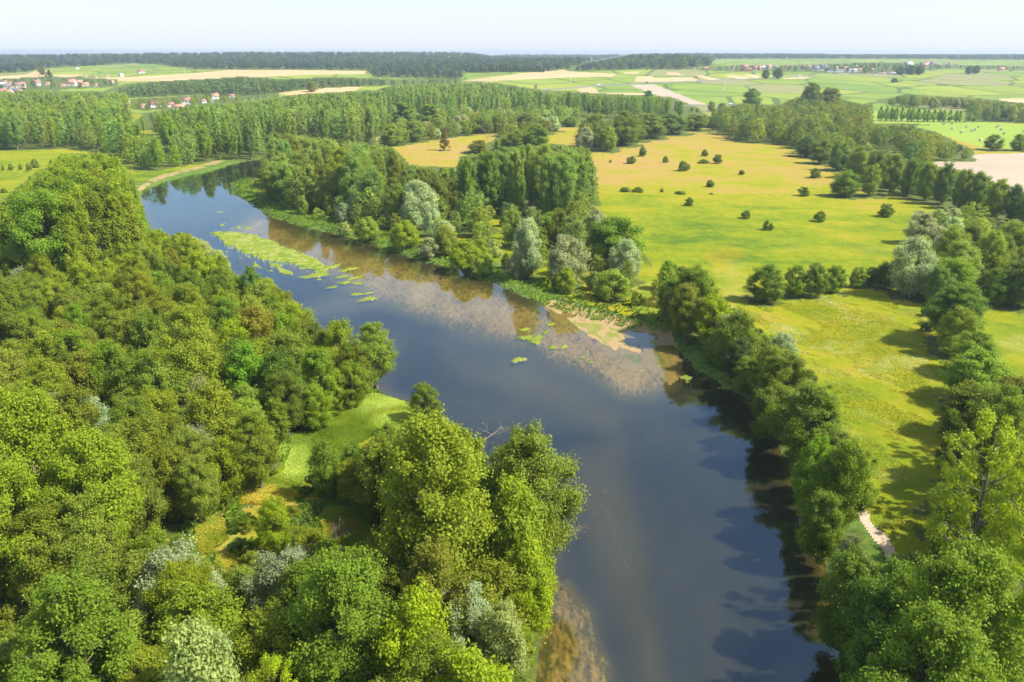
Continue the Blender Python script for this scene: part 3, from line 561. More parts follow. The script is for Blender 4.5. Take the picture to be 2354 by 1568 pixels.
HAND = [
 # left bank, along the water and around the clearing
 (588, 612, 720, 62, 'b', T_BLU, 'dark bluish tree standing out against the water above the left wood'),
 (448, 545, 605, 95, 'w', T_PALE, 'pale olive willow at the water edge beside the left poplar stand'),
 (500, 575, 650, 85, 'w', T_PALE, 'pale olive willow just downstream of the other pale bank willow'),
 (866, 745, 893, 116, 'g', T_LG, 'tall bright tree jutting over the river above the grassy clearing'),
 (783, 735, 875, 70, 'b', T_BR, 'narrow green tree left of the tall bright tree over the river'),
 (978, 880, 965, 76, 'b', T_MID, 'round dark green tree where the clearing meets the river'),
 (1000, 948, 1410, 285, 'g', (1.4, 1.4, .65), 'huge yellow-green poplar in front of the clearing, widest crown on the bank'),
 (1215, 985, 1330, 165, 'g', (1.15, 1.2, .9), 'grey-green tree leaning over the river right of the huge poplar'),
 (1190, 1100, 1390, 150, 'w', (1.9, 1.75, .8), 'light olive willow between the huge poplar and the water'),
 (1222, 1240, 1450, 150, 'w', (1.7, 1.8, .5), 'bright yellow-green willow bending over the shallow water'),
 (1080, 1335, 1560, 105, 'w', T_SIL, 'silvery willow below the huge poplar, left of a pair'),
 (1150, 1385, 1600, 115, 'w', T_PALE, 'silvery willow below the huge poplar, right of a pair'),
 (815, 1262, 1640, 270, 'g', (.95, 1.15, .6), 'big round mid-green tree below the orange grass patches'),
 (958, 1370, 1690, 115, 'b', (1.7, 1.8, .3), 'bright yellow-green tree right of the big round tree'),
 (1000, 1260, 1560, 110, 'b', T_OL, 'olive narrow tree below the huge poplar'),
 (662, 1505, 1800, 160, 'o', (2.1, 1.8, .35), 'sparse yellow-leaved tree cut by the bottom edge'),
 (1085, 1488, 1820, 200, 'w', (1.9, 2.0, .5), 'bright yellow-green willow at the bottom edge near the river'),
 (500, 1432, 1780, 200, 'w', (1.8, 1.8, 4.0), 'big silvery willow at the bottom edge of the photograph'),
 (232, 1320, 1700, 210, 'g', (.95, 1.15, .6), 'big mid-green tree in the bottom left of the wood'),
 (60, 1060, 1400, 160, 'g', T_BR, 'bright tall poplar touching the left edge of the photograph'),
 (130, 885, 1290, 225, 'g', T_BR, 'bright tall poplar near the left edge with several pale stems'),
 (250, 985, 1330, 130, 'g', T_BR, 'bright poplar just right of the tallest left-edge poplar'),
 (455, 708, 960, 180, 'g', (1.5, 1.5, .8), 'tall pale-green poplar rising from the middle of the left wood'),
 (548, 735, 900, 55, 'b', (2.2, 2.0, .25), 'yellow-green narrow tree behind the tall pale poplar'),
 (603, 700, 880, 60, 'b', (1.7, 1.25, 1.0), 'thin brownish half-bare tree in the left wood'),
 (575, 795, 965, 115, 'b', (1.0, 1.5, .6), 'vivid green tree right of the tall pale poplar'),
 (650, 715, 860, 95, 'b', (1.1, 1.35, .6), None), (690, 745, 890, 90, 'b', (1.05, 1.2, .6), None), (740, 800, 940, 100, 'b', (1.1, 1.35, .55), None),
 (655, 800, 975, 75, 'b', (.75, .95, .7), 'dull dark green tree left of the clearing top'),
 (497, 880, 1075, 150, 'b', (1.35, 1.3, .6), 'broad olive tree with visible trunk left of the clearing'),
 (640, 920, 1026, 60, 'p', (1.1, 1.2, .6), 'slender tree with a visible trunk on the clearing edge'),
 (726, 885, 985, 92, 'b', (1.2, 1.35, .5), 'bushy tree at the left corner of the grassy clearing'),
 (815, 830, 930, 80, 'b', (1.1, 1.25, .5), None), (770, 850, 940, 70, 'b', T_BR, None),
 (755, 1010, 1145, 88, 'b', (1.0, 1.2, .7), 'leafy tree standing alone inside the clearing'),
 (812, 1020, 1125, 80, 'b', (.85, 1.1, .75), 'leafy tree right of the lone clearing tree'),
 (892, 975, 1035, 52, 'b', (1.2, 1.2, .6), 'small sapling in the clearing near the huge poplar'),
 (625, 1030, 1082, 62, 'd', T_BRN, 'grey bare bush at the lower left of the clearing'),
 (778, 1185, 1236, 58, 'd', T_BRN, 'pale leafless bush in the orange grass'),
 (20, 655, 712, 60, 'd', T_BRN, 'grey bare branches by the left edge of the wood'),
 (640, 1145, 1285, 85, 'b', (1.5, 1.6, .4), 'bright yellow-green tree right of the orange grass patch'),
 
 
 # right bank, upstream to downstream
 (719, 381, 466, 46, 'b', (1.3, 1.4, 1.7), 'grey-green tree between leafy trees on the far bank'),
 (650, 375, 462, 62, 'b', (.9, 1.1, .75), 'green tree at the tip of the far bank above the grassy point'),
 (835, 417, 503, 68, 'w', T_SIL, 'silvery willow on the far bank, left of the two tall ones'),
 (966, 410, 528, 92, 'w', T_SIL, 'largest silvery willow on the far bank beside the dark poplar grove'),
 (640, 325, 372, 66, 'w', T_GRY, 'grey willow above the bend of the river'),
 (664, 450, 480, 30, 's', T_YEL, 'bright yellow-green bush on the grassy bank, first from upstream'),
 (697, 448, 492, 32, 's', T_LG, 'round bush on the grassy bank beside the yellow-green bush'),
 (730, 478, 504, 36, 's', T_LG, 'low pale green bush on the grassy bank'),
 (793, 510, 538, 34, 's', T_PALE, 'pale bush at the water edge where the grassy bank ends'),
 (844, 497, 551, 60, 'w', T_LG, 'round green willow bush at the far water edge'),
 (932, 505, 570, 72, 'w', (1.8, 1.9, .6), 'dome-shaped bright green bush at the far water edge'),
 (1012, 502, 560, 40, 'b', T_YEL, 'vivid yellow-green small tree behind the dome-shaped bush'),
 (1024, 517, 588, 62, 'w', (1.5, 1.3, .9), 'brownish olive bush at the far water edge'),
 (985, 545, 592, 52, 's', T_GRY, 'grey-green low bush beside the brownish olive bush'),
 (1070, 552, 618, 80, 'w', (1.9, 1.9, .4), 'round yellow-green bush at the far water edge'),
 (1105, 550, 602, 40, 'b', T_YEL, None), (1135, 548, 592, 44, 's', T_PALE, 'pale green bush behind the round yellow-green bush'),
 (1115, 580, 628, 58, 's', T_LG, 'green bush right of the round yellow-green bush'),
 (1212, 502, 638, 86, 'w', T_SIL, 'silvery willow rising above the middle of the far bank'),
 (1296, 540, 652, 104, 'w', T_GRY, 'big round greyish willow on the far bank'),
 (1318, 500, 560, 42, 'b', T_YEL, 'slim yellow-green tree behind the big round greyish willow'),
 (1410, 497, 612, 138, 'b', (.8, 1.05, .5), 'big dark green round tree at the edge of the big meadow'),
 (1436, 550, 648, 88, 'w', T_SIL, 'silvery willow in front of the big dark round tree'),
 (1365, 480, 580, 66, 'w', T_GRY, 'pale grey willow half hidden behind the big dark round tree'),
 (1376, 562, 618, 48, 'b', (2.3, 2.1, .2), 'vivid yellow tree between two grey willows'),
 (1405, 620, 688, 98, 'w', (2.0, 1.9, 1.2), 'pale rounded willow bush above the sandbar'),
 (1300, 614, 672, 52, 'w', (1.6, 1.6, .7), 'olive bush below the big round greyish willow'),
 (1258, 637, 662, 26, 's', T_YEL, 'tiny yellowish bush on the far bank'),
 (1210, 580, 640, 46, 'w', T_OL, None), (1180, 590, 640, 50, 's', T_GRY, None),
 (1532, 597, 665, 55, 'b', (1.1, 1.4, .45), 'green tree at the start of the bank tree row, by the meadow'),
 (1590, 612, 765, 120, 'g', (1.0, 1.15, .7), 'large olive tree at the head of the right bank row'),
 (1545, 640, 735, 90, 'b', (.9, 1.1, .5), None),
 (1640, 680, 800, 92, 'b', (2.2, 1.9, .2), 'tree with a yellow crown top in the right bank row'),
 (1690, 715, 850, 110, 'b', (1.15, 1.25, .7), None), (1650, 760, 835, 80, 'b', (.9, 1.1, .5), None),
 (1788, 764, 905, 100, 'w', T_SIL, 'pale silvery willow top in the right bank row'),
 (1790, 805, 960, 135, 'g', (1.1, 1.15, .7), None), (1850, 885, 1065, 165, 'g', (1.0, 1.15, .7), 'broad dark olive tree in the right bank row'),
 (1775, 885, 1010, 110, 'b', (.95, 1.05, .7), None), (1720, 820, 905, 90, 'b', (1.1, 1.2, .7), None),
 (1868, 1008, 1180, 110, 'b', (1.1, 1.5, .3), 'vivid dark green tree in the right bank row'),
 (1926, 1010, 1235, 84, 'g', (1.15, 1.3, .6), 'tall narrow tree beside the dirt track'),
 (1895, 1045, 1225, 95, 'b', (1.0, 1.2, .6), None), (1878, 1130, 1290, 90, 'b', (.9, 1.1, .6), None),
 (1940, 1225, 1335, 62, 'w', T_GRY, 'small silvery tree left of the dirt track'),
 (1925, 1265, 1490, 125, 'b', (.8, 1.0, .7), None), (2022, 1290, 1510, 110, 'b', (.85, 1.1, .6), 'dark green tree at the lower end of the dirt track'),
 (1985, 1340, 1610, 150, 'b', (.7, .95, .75), None), (1990, 1450, 1720, 150, 'b', (.7, .95, .7), None),
 (2130, 1250, 1690, 235, 'g', (1.1, 1.3, .6), 'very large bright green tree in the bottom right, beside the river row'),
 (2080, 1400, 1800, 190, 'g', (1.0, 1.2, .6), None),
 (2200, 960, 1420, 290, 'o', (1.75, 1.85, .5), 'open-crowned tree with pale limbs showing, right of the dirt track'),
 (2320, 1010, 1500, 230, 'o', (1.7, 1.8, .45), 'open-crowned bright tree touching the right edge'),
 (2285, 1190, 1640, 260, 'o', (1.5, 1.8, .45), None), (2400, 1100, 1560, 220, 'o', (1.5, 1.8, .45), None), (2230, 1300, 1700, 200, 'o', (1.4, 1.7, .45), None),
 # right side
 (2190, 652, 792, 150, 'g', (.8, 1.05, .8), 'big dark bluish-green tree casting a shadow on the meadow'),
 (2228, 765, 865, 130, 'b', (1.1, 1.3, .7), None), (2240, 806, 925, 155, 'b', (1.25, 1.5, .8), 'light green rounded tree below the big bluish-green tree'),
 (2230, 882, 1005, 165, 'b', (.95, .95, .5), 'brownish green tree above the open-crowned tree'),
 (2320, 870, 1015, 150, 'b', (.95, .85, .5), 'dark brownish tree at the right edge'),
 (2095, 540, 682, 122, 'w', T_SIL, 'large silvery willow at the corner of the lower meadow'),
 (2180, 590, 690, 115, 'b', (1.15, 1.35, .7), None), (2110, 485, 560, 72, 'b', T_GRY, 'grey-green rounded tree above the large silvery willow'),
 (2225, 467, 560, 82, 'o', (1.2, 1.3, .7), 'umbrella-shaped tree with a visible fork'), (2180, 520, 640, 92, 'b', (1.2, 1.3, .8), None),
 (2255, 530, 655, 88, 'b', (1.2, 1.3, .8), None), (2312, 510, 625, 84, 'b', T_MID, None), (2330, 600, 705, 105, 'b', T_DK, 'very dark tree at the right edge of the photograph'),
 (2270, 615, 700, 75, 'b', (.8, 1.0, .6), None),
 (1756, 608, 694, 96, 'b', (.85, 1.05, .75), 'dark tree at the left end of the short hedge'),
 (1825, 610, 682, 64, 'b', (1.0, 1.2, .6), None), (1872, 605, 682, 62, 'b', (.85, 1.05, .75), None), (1918, 610, 672, 62, 'b', (1.0, 1.25, .6), None),
 (1968, 612, 661, 42, 'b', T_LG, 'small pale tree in the short hedge'), (2000, 612, 657, 42, 'b', T_DK, None), (2032, 602, 664, 56, 'b', T_DK, None),
 (1941, 393, 452, 66, 'b', (.8, 1.05, .7), 'rounded dark tree, left one of the pair standing in the big meadow'),
 (1998, 378, 450, 52, 'b', (1.1, 1.2, .95), 'taller greyer tree, right one of the pair standing in the big meadow'),
 (1022, 293, 346, 29, 'c', (1.15, .72, 1.2), 'lone reddish brown tree in the tan meadow'),
 (717, 187, 211, 31, 'b', (1.9, 1.5, 1.0), 'lone pale tree in a far field beyond the poplars'),
 (1120, 278, 326, 22, 'd', T_PALE, 'white dead tree beside the tan meadow'),
 (1272, 268, 302, 44, 'w', T_SIL, 'white-grey willow among the hedgerow trees'), (1250, 275, 308, 42, 'b', T_OL, None),
 (1060, 262, 300, 46, 'w', T_GRY, 'pale willow behind the lone brown tree'),
 (1185, 300, 345, 70, 'b', T_MID, None), (1100, 322, 352, 58, 'b', T_OL, None), (1235, 285, 345, 70, 'b', (.9, 1.05, .7), None),
 (1365, 262, 338, 75, 'b', (1.0, 1.1, .9), None), (1430, 255, 334, 82, 'b', (.8, .9, .9), None), (1490, 262, 318, 80, 'b', (.95, 1.0, 1.0), None), (1545, 260, 308, 72, 'b', (.75, .9, 1.0), None), (1598, 263, 300, 60, 'b', (.9, 1.0, .9), None), (1640, 266, 292, 50, 'b', (1.0, 1.1, .9), None), (1345, 290, 345, 46, 'w', T_GRY, None), (1395, 290, 348, 50, 'b', (1.2, 1.3, 1.3), None), (1460, 288, 326, 55, 'b', (.8, .95, .9), None),
 (900, 288, 334, 52, 'b', (1.2, 1.25, .9), None), (950, 278, 326, 56, 'b', (.9, 1.05, 1.2), None), (1002, 272, 310, 48, 'b', (1.1, 1.1, 1.0), None), (1100, 268, 306, 54, 'b', (.8, .95, .8), None), (1150, 262, 303, 52, 'b', (1.0, 1.1, .8), None), (1205, 260, 300, 52, 'b', (.8, .95, .9), None), (1310, 268, 291, 40, 'b', (1.1, 1.2, 1.0), None), (930, 235, 300, 60, 'p', (1.1, 1.25, 1.2), None), (985, 240, 300, 55, 'p', (1.1, 1.25, 1.2), None),
 (1725, 203, 250, 50, 'b', (.9, 1.1, .75), 'tall tree at the start of the wood, in front of the vineyards'),
 (1860, 190, 262, 54, 'g', (.9, 1.0, .9), 'tallest tree of the wood in front of the vineyards'), (1905, 200, 262, 60, 'g', (1.0, 1.05, 1.0), None),
 (1660, 236, 262, 24, 'b', T_MID, None), (1635, 232, 256, 18, 'b', T_YEL, 'small yellow tree by the bare field corner'),
 (1490, 208, 232, 26, 'b', T_DK, 'dark round tree at the edge of the grey field'),
 (1760, 160, 181, 20, 'b', T_DK, 'left tree of a pair beside the far road'), (1787, 157, 181, 26, 'b', T_DK, 'right tree of a pair beside the far road'),
 (2055, 179, 190, 16, 's', T_DK, 'dark bush alone in the vineyards'), (2226, 152, 170, 21, 'b', T_DK, 'left of two touching dark trees alone in the vineyards'), (2243, 150, 170, 22, 'b', T_DK, 'right of two touching dark trees alone in the vineyards'),
 (2070, 153, 172, 26, 'b', T_DK, 'left tree of the dark clump beside the far village'), (2091, 150, 172, 28, 'b', T_DK, 'middle tree of the dark clump beside the far village'), (2112, 152, 172, 26, 'b', T_DK, 'right tree of the dark clump beside the far village'), (98, 153, 172, 20, 'b', (1.3, 1.1, .9), 'pale tree above the left village'),
 (114, 160, 178, 20, 'c', T_DK, 'dark conifer above the left village'), (2280, 310, 345, 46, 'b', T_MID, 'dark tree in front of the hay bales'), (2340, 308, 346, 42, 'b', T_MID, 'dark tree at the right edge by the bale field'),
]
for r in HAND: hand(*r)
BUSH = [(1476, 337, 359, 23), (1452, 359, 376, 29), (1530, 358, 374, 15), (1403, 366, 374, 7), (1619, 343, 359, 20), (1649, 354, 376, 24), (1618, 366, 375, 31), (1569, 370, 393, 32), (1704, 390, 401, 18),
        (1631, 413, 430, 24), (1437, 430, 440, 28), (1466, 430, 441, 30), (1521, 432, 442, 10), (1563, 439, 446, 33), (1584, 453, 473, 27), (1715, 483, 502, 28), (1873, 386, 409, 31), (1848, 429, 450, 31),
        (1886, 485, 509, 35), (2036, 468, 498, 38), (1763, 507, 529, 30), (1635, 443, 447, 14)]
BL = ['double-topped dark bush high up the big meadow', 'broad dark bush high up the big meadow', 'small young tree high in the big meadow', 'tiny sapling near the poplar grove', 'round bush above a larger round one in the meadow', 'round dark bush beside a low flat bush', 'low flat bush beside a round dark one',
      'large round bush in the upper middle of the big meadow', 'small round bush below the upper bushes of the meadow', 'round bush in the centre of the big meadow', 'left half of a long low thicket in the meadow', 'right half of a long low thicket in the meadow', 'very small round bush between two low thickets',
      'flat low thicket in the big meadow', 'round bush left of centre in the big meadow', 'spiky bush in the lower middle of the big meadow', 'round bush left of the pair of meadow trees, upper one', 'round bush left of the pair of meadow trees, lower one', 'round bush in the lower right of the meadow',
      'roundest bush, nearest the right hedge of the meadow', 'greyish bush lowest in the big meadow', 'tiny flat bush in the middle of the meadow']
for (x, a, b, w), lb in zip(BUSH, BL):
    hand(x, a, b, w, 's', (.72, .85, .5), lb, 'bushes scattered over the big meadow')
for k in range(16):                      # the row of slim poplars
    x = 2022 + k * 12.2 + (k % 3) * 1.5
    hand(x, 242 + k * .7, 278 + .2 * k, 16, 'r', (1.5, 1.75, 1.6), 'slim poplar in the planted row, %s from the left' % ['first', 'second', 'third', 'fourth', 'fifth', 'sixth', 'seventh', 'eighth', 'ninth', 'tenth', 'eleventh', 'twelfth', 'thirteenth', 'fourteenth', 'fifteenth', 'sixteenth'][k], 'row of slim poplars')
for k, (x, a, b) in enumerate([(1850, 312, 360), (1885, 320, 376), (1925, 325, 392), (1965, 337, 410), (2005, 345, 425), (2045, 354, 440), (2085, 362, 450), (2125, 372, 460), (2165, 376, 470), (2205, 388, 480), (2245, 395, 487), (2285, 412, 498), (2325, 425, 508), (2355, 440, 516)]):
    hand(x, a, b, 54, 'b', [(.62, .78, 1.1), (.85, .95, .9), (.72, .9, 1.0), (1.0, 1.1, .8)][k % 4], 'hedge tree beside the bare field, %s from the upper end' % ['first', 'second', 'third', 'fourth', 'fifth', 'sixth', 'seventh', 'eighth', 'ninth', 'tenth', 'eleventh', 'twelfth', 'thirteenth', 'fourteenth'][k], 'thick hedge right of the big meadow')
for k in range(24):                      # dark pine block on the left ridge edge
    hand(1074 + k * 7.6, 152 + (k * 7 % 3), 166, 11, 'c', (.45, .6, .7), None, 'dark conifer block')
for i, (x, a, b, w) in enumerate([(8, 378, 392, 9), (26, 376, 391, 14), (48, 376, 390, 10), (66, 374, 394, 14), (82, 364, 386, 20), (120, 366, 388, 16), (150, 362, 392, 22), (10, 432, 443, 18), (50, 428, 440, 28)]):
    hand(x, a, b, w, 's', T_MID, '%s bush from the left in the pale left meadow' % ['first', 'second', 'third', 'fourth', 'fifth', 'sixth', 'seventh', 'eighth', 'ninth'][i], 'bushes in the left meadow')

# filler trees, thrown into each wood where its canopy shows
print('hand trees', len(TREES), round(time.time() - T0, 1))
GRID = {}
ALW = {i + 1: {i + 1} | {j + 1 for j, b in enumerate(ZONES) for gset in ZGROUPS if z[0] in gset and b[0] in gset} for i, z in enumerate(ZONES)}
def gkey(x, y, c=6.0): return int(x // c), int(y // c)
for t in TREES: GRID.setdefault(gkey(t['X'], t['Y']), []).append((t['X'], t['Y'], t['w'] * .42))
def free(x, y, r):
    c = 6.0; i, j = gkey(x, y); n = int((r + 6) / c) + 1
    for a in range(i - n, i + n + 1):
        for b in range(j - n, j + n + 1):
            for (u, v, q) in GRID.get((a, b), ()):
                if (u - x) ** 2 + (v - y) ** 2 < max(r, .5 * (r + q)) ** 2: return False
    return True
rnd = random.Random(11)
CHKX = np.array([0, 0, 0, 0, 0, -.5, .5, -.38, .38, -.46, .46, -.22, .22, -.25, .25, -.25, .25, -.25, .25])
CHKZ = np.array([1, .8, .6, .4, .22, .6, .6, .84, .84, .3, .3, .95, .95, .7, .7, .5, .5, .3, .3])
WREF = {k: SPEC[k]['R'] * 2 / SPEC[k]['H'] for k in SPEC}
for k, (zn, poly, sp, (h0, h1), kinds, tints, wf) in enumerate(ZONES):
    xs = [p[0] for p in poly]; ys = [p[1] for p in poly]
    n = 0; far = zn in FAR_ZONES
    tries = 26000 if zn in ('left wood',) else (9000 if not far else 14000)
    P = RNG.random((tries, 2)) * [max(xs) - min(xs), max(ys) - min(ys)] + [min(xs), min(ys)]
    P = P[in_poly(P[:, 0], P[:, 1], poly)]
    P = P[(P[:, 0] > -260) & (P[:, 0] < 2620)]
    cl = dict(zip(range(len(tints)), tints))
    QX, QY, QZ = ground_at_v(P[:, 0], P[:, 1]) if len(P) else ([], [], [])
    for (px, py), X, Y, z0 in zip(P, QX, QY, QZ):
        if py > 1568 and zn == 'left wood' and py > 2150: continue
        if Y > 6500: continue
        if Y < 48: continue
        D = math.hypot(X, Y); r = sp * (1 if not far else max(1, D / 1500))
        if not free(X, Y, r): continue
        if Y < 760 and float(river_d(np.array([X]), np.array([Y]))[0]) > -1.0: continue
        kd = rnd.choices(list(kinds), list(kinds.values()))[0]
        h = rnd.uniform(h0, h1)
        if kd == 'w': h *= .8
        if kd == 's': h = rnd.uniform(3, 5.5)
        if kd == 'g': h *= 1.12
        big = 1.0 if not far else max(1, D / 1500) ** .8
        w = h * WREF[kd] * wf * rnd.uniform(.85, 1.2) * big
        if kd == 's': w = h * 1.1
        # crown outline must stay inside wooded parts of the view
        ok = False
        for _ in range(4):
            qx, qy = project(X + w * CHKX, np.full(len(CHKX), Y), z0 + h * CHKZ)
            zz = zid(qx, qy)
            if (zz > 0).all() and int(zz[0]) in ALW[k + 1]: ok = True; break
            h *= .82; w *= .86
        if not ok: continue
        if h < 3.2 and kd != 's': kd = 's'
        ti = rnd.choice(tints)
        if kd == 'w': ti = rnd.choice([T_PALE, T_GRY, T_LG, T_SIL, T_LG])
        j = rnd.uniform(.86, 1.14)
        ti = tuple(c * j * rnd.uniform(.94, 1.06) for c in ti)
        add_tree(X, Y, h, w, kd, ti, zn, z=z0)
        GRID.setdefault(gkey(X, Y), []).append((X, Y, w * .42 if not far else r * .5)); n += 1
    print('  zone', zn, n)
print('trees', len(TREES), round(time.time() - T0, 1))
# ------------------------------------------------------------------ the ground grid, split by land cover into objects
NR, NCc = 800, 1050
Ys = 28 * (9000 / 28) ** (np.arange(NR + 1) / NR)
Ts = np.linspace(-.93, .93, NCc + 1)
GX, GY = np.meshgrid(Ts, Ys); GX = GX * GY
GZ = terrain(GX, GY)
wx = GX + (vnoise(GX, GY, 3.1, 3) - .5) * 1.6 * np.clip(GY / 200, .6, 2); wy = GY + (vnoise(GX, GY, 3.7, 4) - .5) * 1.6 * np.clip(GY / 200, .6, 2)
PX, PY = project(wx, wy, GZ)                       # warped pixel position: natural, uneven borders
near = (GY < 760)
RD = np.full(GX.shape, -99.); RD[near] = river_d(wx[near], wy[near])
inr = RD > 0
def shallow_field():
    s = np.zeros(GX.shape); m = inr & (GY < 760)
    x, y = PX[m], PY[m]; v = np.zeros(x.shape)
    for p in SHALLOW:
        d = seg_dist(x, y, p); d = np.where(in_poly(x, y, p), d, -d); v = np.maximum(v, .66 * smooth(-30, 45, d))
    d = seg_dist(x, y, SHORE); d = np.where(in_poly(x, y, SHORE), d, -d); v = np.maximum(v, .54 * smooth(-30, 40, d))
    for p in SEMI:
        d = seg_dist(x, y, p); d = np.where(in_poly(x, y, p), d, -d); v = np.maximum(v, .31 * smooth(-60, 90, d))
    v = np.maximum(v, .5 * np.exp(-RD[m] / 3.0)); s[m] = np.clip(v, 0, 1); return s
z = GZ.copy()
z = np.where((RD > -3.2) & ~inr, GZ - .86 * smooth(-3.2, 0, RD), z)
SHALP = shallow_field()
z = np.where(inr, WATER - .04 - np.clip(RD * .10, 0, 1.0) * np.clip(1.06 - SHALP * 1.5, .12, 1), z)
hum = (fbm(GX, GY, 14, 21, 3) - .5)
z = np.where(near & (RD < -3), GZ + hum * .35 * smooth(-3, -8, RD), z)
sb = in_any(PX, PY, [SANDBAR]) & near
sbd = np.zeros(GX.shape); sbd[sb] = seg_dist(PX[sb], PY[sb], SANDBAR)
sbz = WATER + .24 * (fbm(GX, GY * .7, 7, 31, 4) - .45)
sw_ = smooth(0, 14, sbd); z = np.where(sb, np.clip(z, WATER - .9, WATER + .3) * (1 - sw_) + sbz * sw_, z)
isl = in_poly(PX, PY, ISLE) & near
z = np.where(isl, WATER + .06 + .25 * fbm(GX, GY, 5, 33, 3), z)
alg = in_any(PX, PY, ALGAE) & near & ~sb & ~isl
an = fbm(GX * 1.0 - GY * .3, GY * .5, 4.5, 41, 4)
aa, bb = .40 * GX - .92 * GY, .92 * GX + .40 * GY
an = .5 * an + .5 * fbm(bb, aa * .22, 1.6, 43, 3)
alg &= an > .52
z = np.where(alg, WATER + .03, z)
GZ = z

SHAL = SHALP
DRY = np.clip(.24 + .46 * smooth(235, 460, GY) + .35 * (fbm(GX, GY, 60, 51, 3) - .5) + .25 * (fbm(GX * .5, GY * .25, 9, 53, 3) - .5), 0, 1)
DRY = np.where(GX < -150, np.clip(DRY - .36, 0, 1), DRY)
DRY = np.where((GX > 0) & (GY < 235), np.clip(DRY + .14, 0, 1), DRY)
lw = (GX < 25) & (GY < 175) & (GX > -140) & ~((GX > 0) & (GY > 150))
low = smooth(1040, 1170, PY + 60 * (fbm(GX, GY, 8, 58, 2) - .5))
DRY = np.where(lw, np.clip(.30 + .36 * low + .6 * (fbm(GX, GY, 5, 56, 4) - .5), 0, 1), DRY)
cl1 = lw
PALE = smooth(.56, .74, fbm(GX * 1.2, GY * .6, 11, 57, 3)) * smooth(330, 120, GY) * ((GX > 10) | cl1)
ORG = np.where(lw, .3 * low * smooth(.42, .62, fbm(GX, GY, 4, 61, 3)), smooth(.74, .80, fbm(GX, GY * .4, 16, 63, 3)) * .22 * ((GY > 150) & (GX > 20)))

c4 = lambda A: (A[:-1, :-1] + A[1:, :-1] + A[:-1, 1:] + A[1:, 1:]) * .25
fx, fy, fX, fY, fR = c4(PX), c4(PY), c4(GX), c4(GY), c4(RD)
cls = np.zeros(fx.shape, np.int16)
FARF = fY > 760
cls[(fy < 262) & FARF] = 10
cls[fY > 3300] = 6
# undergrowth under the crowns, coloured darker to put shade in the canopy gaps
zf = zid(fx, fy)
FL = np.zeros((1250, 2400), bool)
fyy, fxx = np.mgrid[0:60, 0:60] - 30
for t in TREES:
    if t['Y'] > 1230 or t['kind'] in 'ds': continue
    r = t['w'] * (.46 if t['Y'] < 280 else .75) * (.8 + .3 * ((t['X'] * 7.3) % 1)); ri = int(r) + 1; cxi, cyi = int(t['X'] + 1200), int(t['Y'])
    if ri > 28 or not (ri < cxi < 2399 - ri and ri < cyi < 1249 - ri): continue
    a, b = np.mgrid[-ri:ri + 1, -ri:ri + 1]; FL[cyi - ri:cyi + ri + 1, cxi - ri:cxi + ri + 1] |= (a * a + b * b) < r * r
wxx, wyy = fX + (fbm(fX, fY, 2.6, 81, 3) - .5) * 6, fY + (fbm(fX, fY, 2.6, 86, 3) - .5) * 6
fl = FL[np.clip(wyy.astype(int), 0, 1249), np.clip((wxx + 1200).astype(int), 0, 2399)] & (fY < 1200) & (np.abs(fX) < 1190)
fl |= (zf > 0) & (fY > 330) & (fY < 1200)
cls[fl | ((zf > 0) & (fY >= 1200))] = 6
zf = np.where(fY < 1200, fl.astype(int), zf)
lush = (fR > -9 - 6 * (vnoise(fX, fY, 7, 71) - .5)) & (fR <= 0) & (fY < 760) & ~in_any(fx, fy, [CLEAR1])
cls[lush & (cls != 6)] = 3
cls[lush & (fX > -60) & (zf > 0) & (fY > 120) & (fR > -6)] = 3
for polys, cid in ((STUB, 7), (PLOUGH, 8), (HAYF, 9), (ROAD, 11)):
    m = in_any(fx, fy, polys) & (zf == 0) if cid != 11 else in_any(fx, fy, polys)
    cls[m] = cid
cls[in_any(fx, fy, [TRACK])] = 12
cls[(fR > 0) & (fY < 760)] = 1
cls[in_poly(fx, fy, SAND_CLIFF) & (vnoise(fX, fY, 5, 75) > .25)] = 2
cls[in_poly(fx, fy, CLIFF_LIP) & (cls != 2)] = 3
am = c4(alg.astype(float)); im = c4(isl.astype(float)); sm = c4(sb.astype(float))
cls[(am > .6)] = 5; cls[im > .4] = 4; cls[sm > .4] = 2
vi = np.arange((NR + 1) * (NCc + 1)).reshape(NR + 1, NCc + 1)
quads = np.stack([vi[:-1, :-1], vi[:-1, 1:], vi[1:, 1:], vi[1:, :-1]], -1)
V3 = np.stack([GX, GY, GZ], -1).reshape(-1, 3)
ATT = {'dry': DRY.ravel(), 'pale': PALE.ravel(), 'orange': ORG.ravel(), 'shallow': SHAL.ravel()}
GREEN_V = (.27, .40, .05)
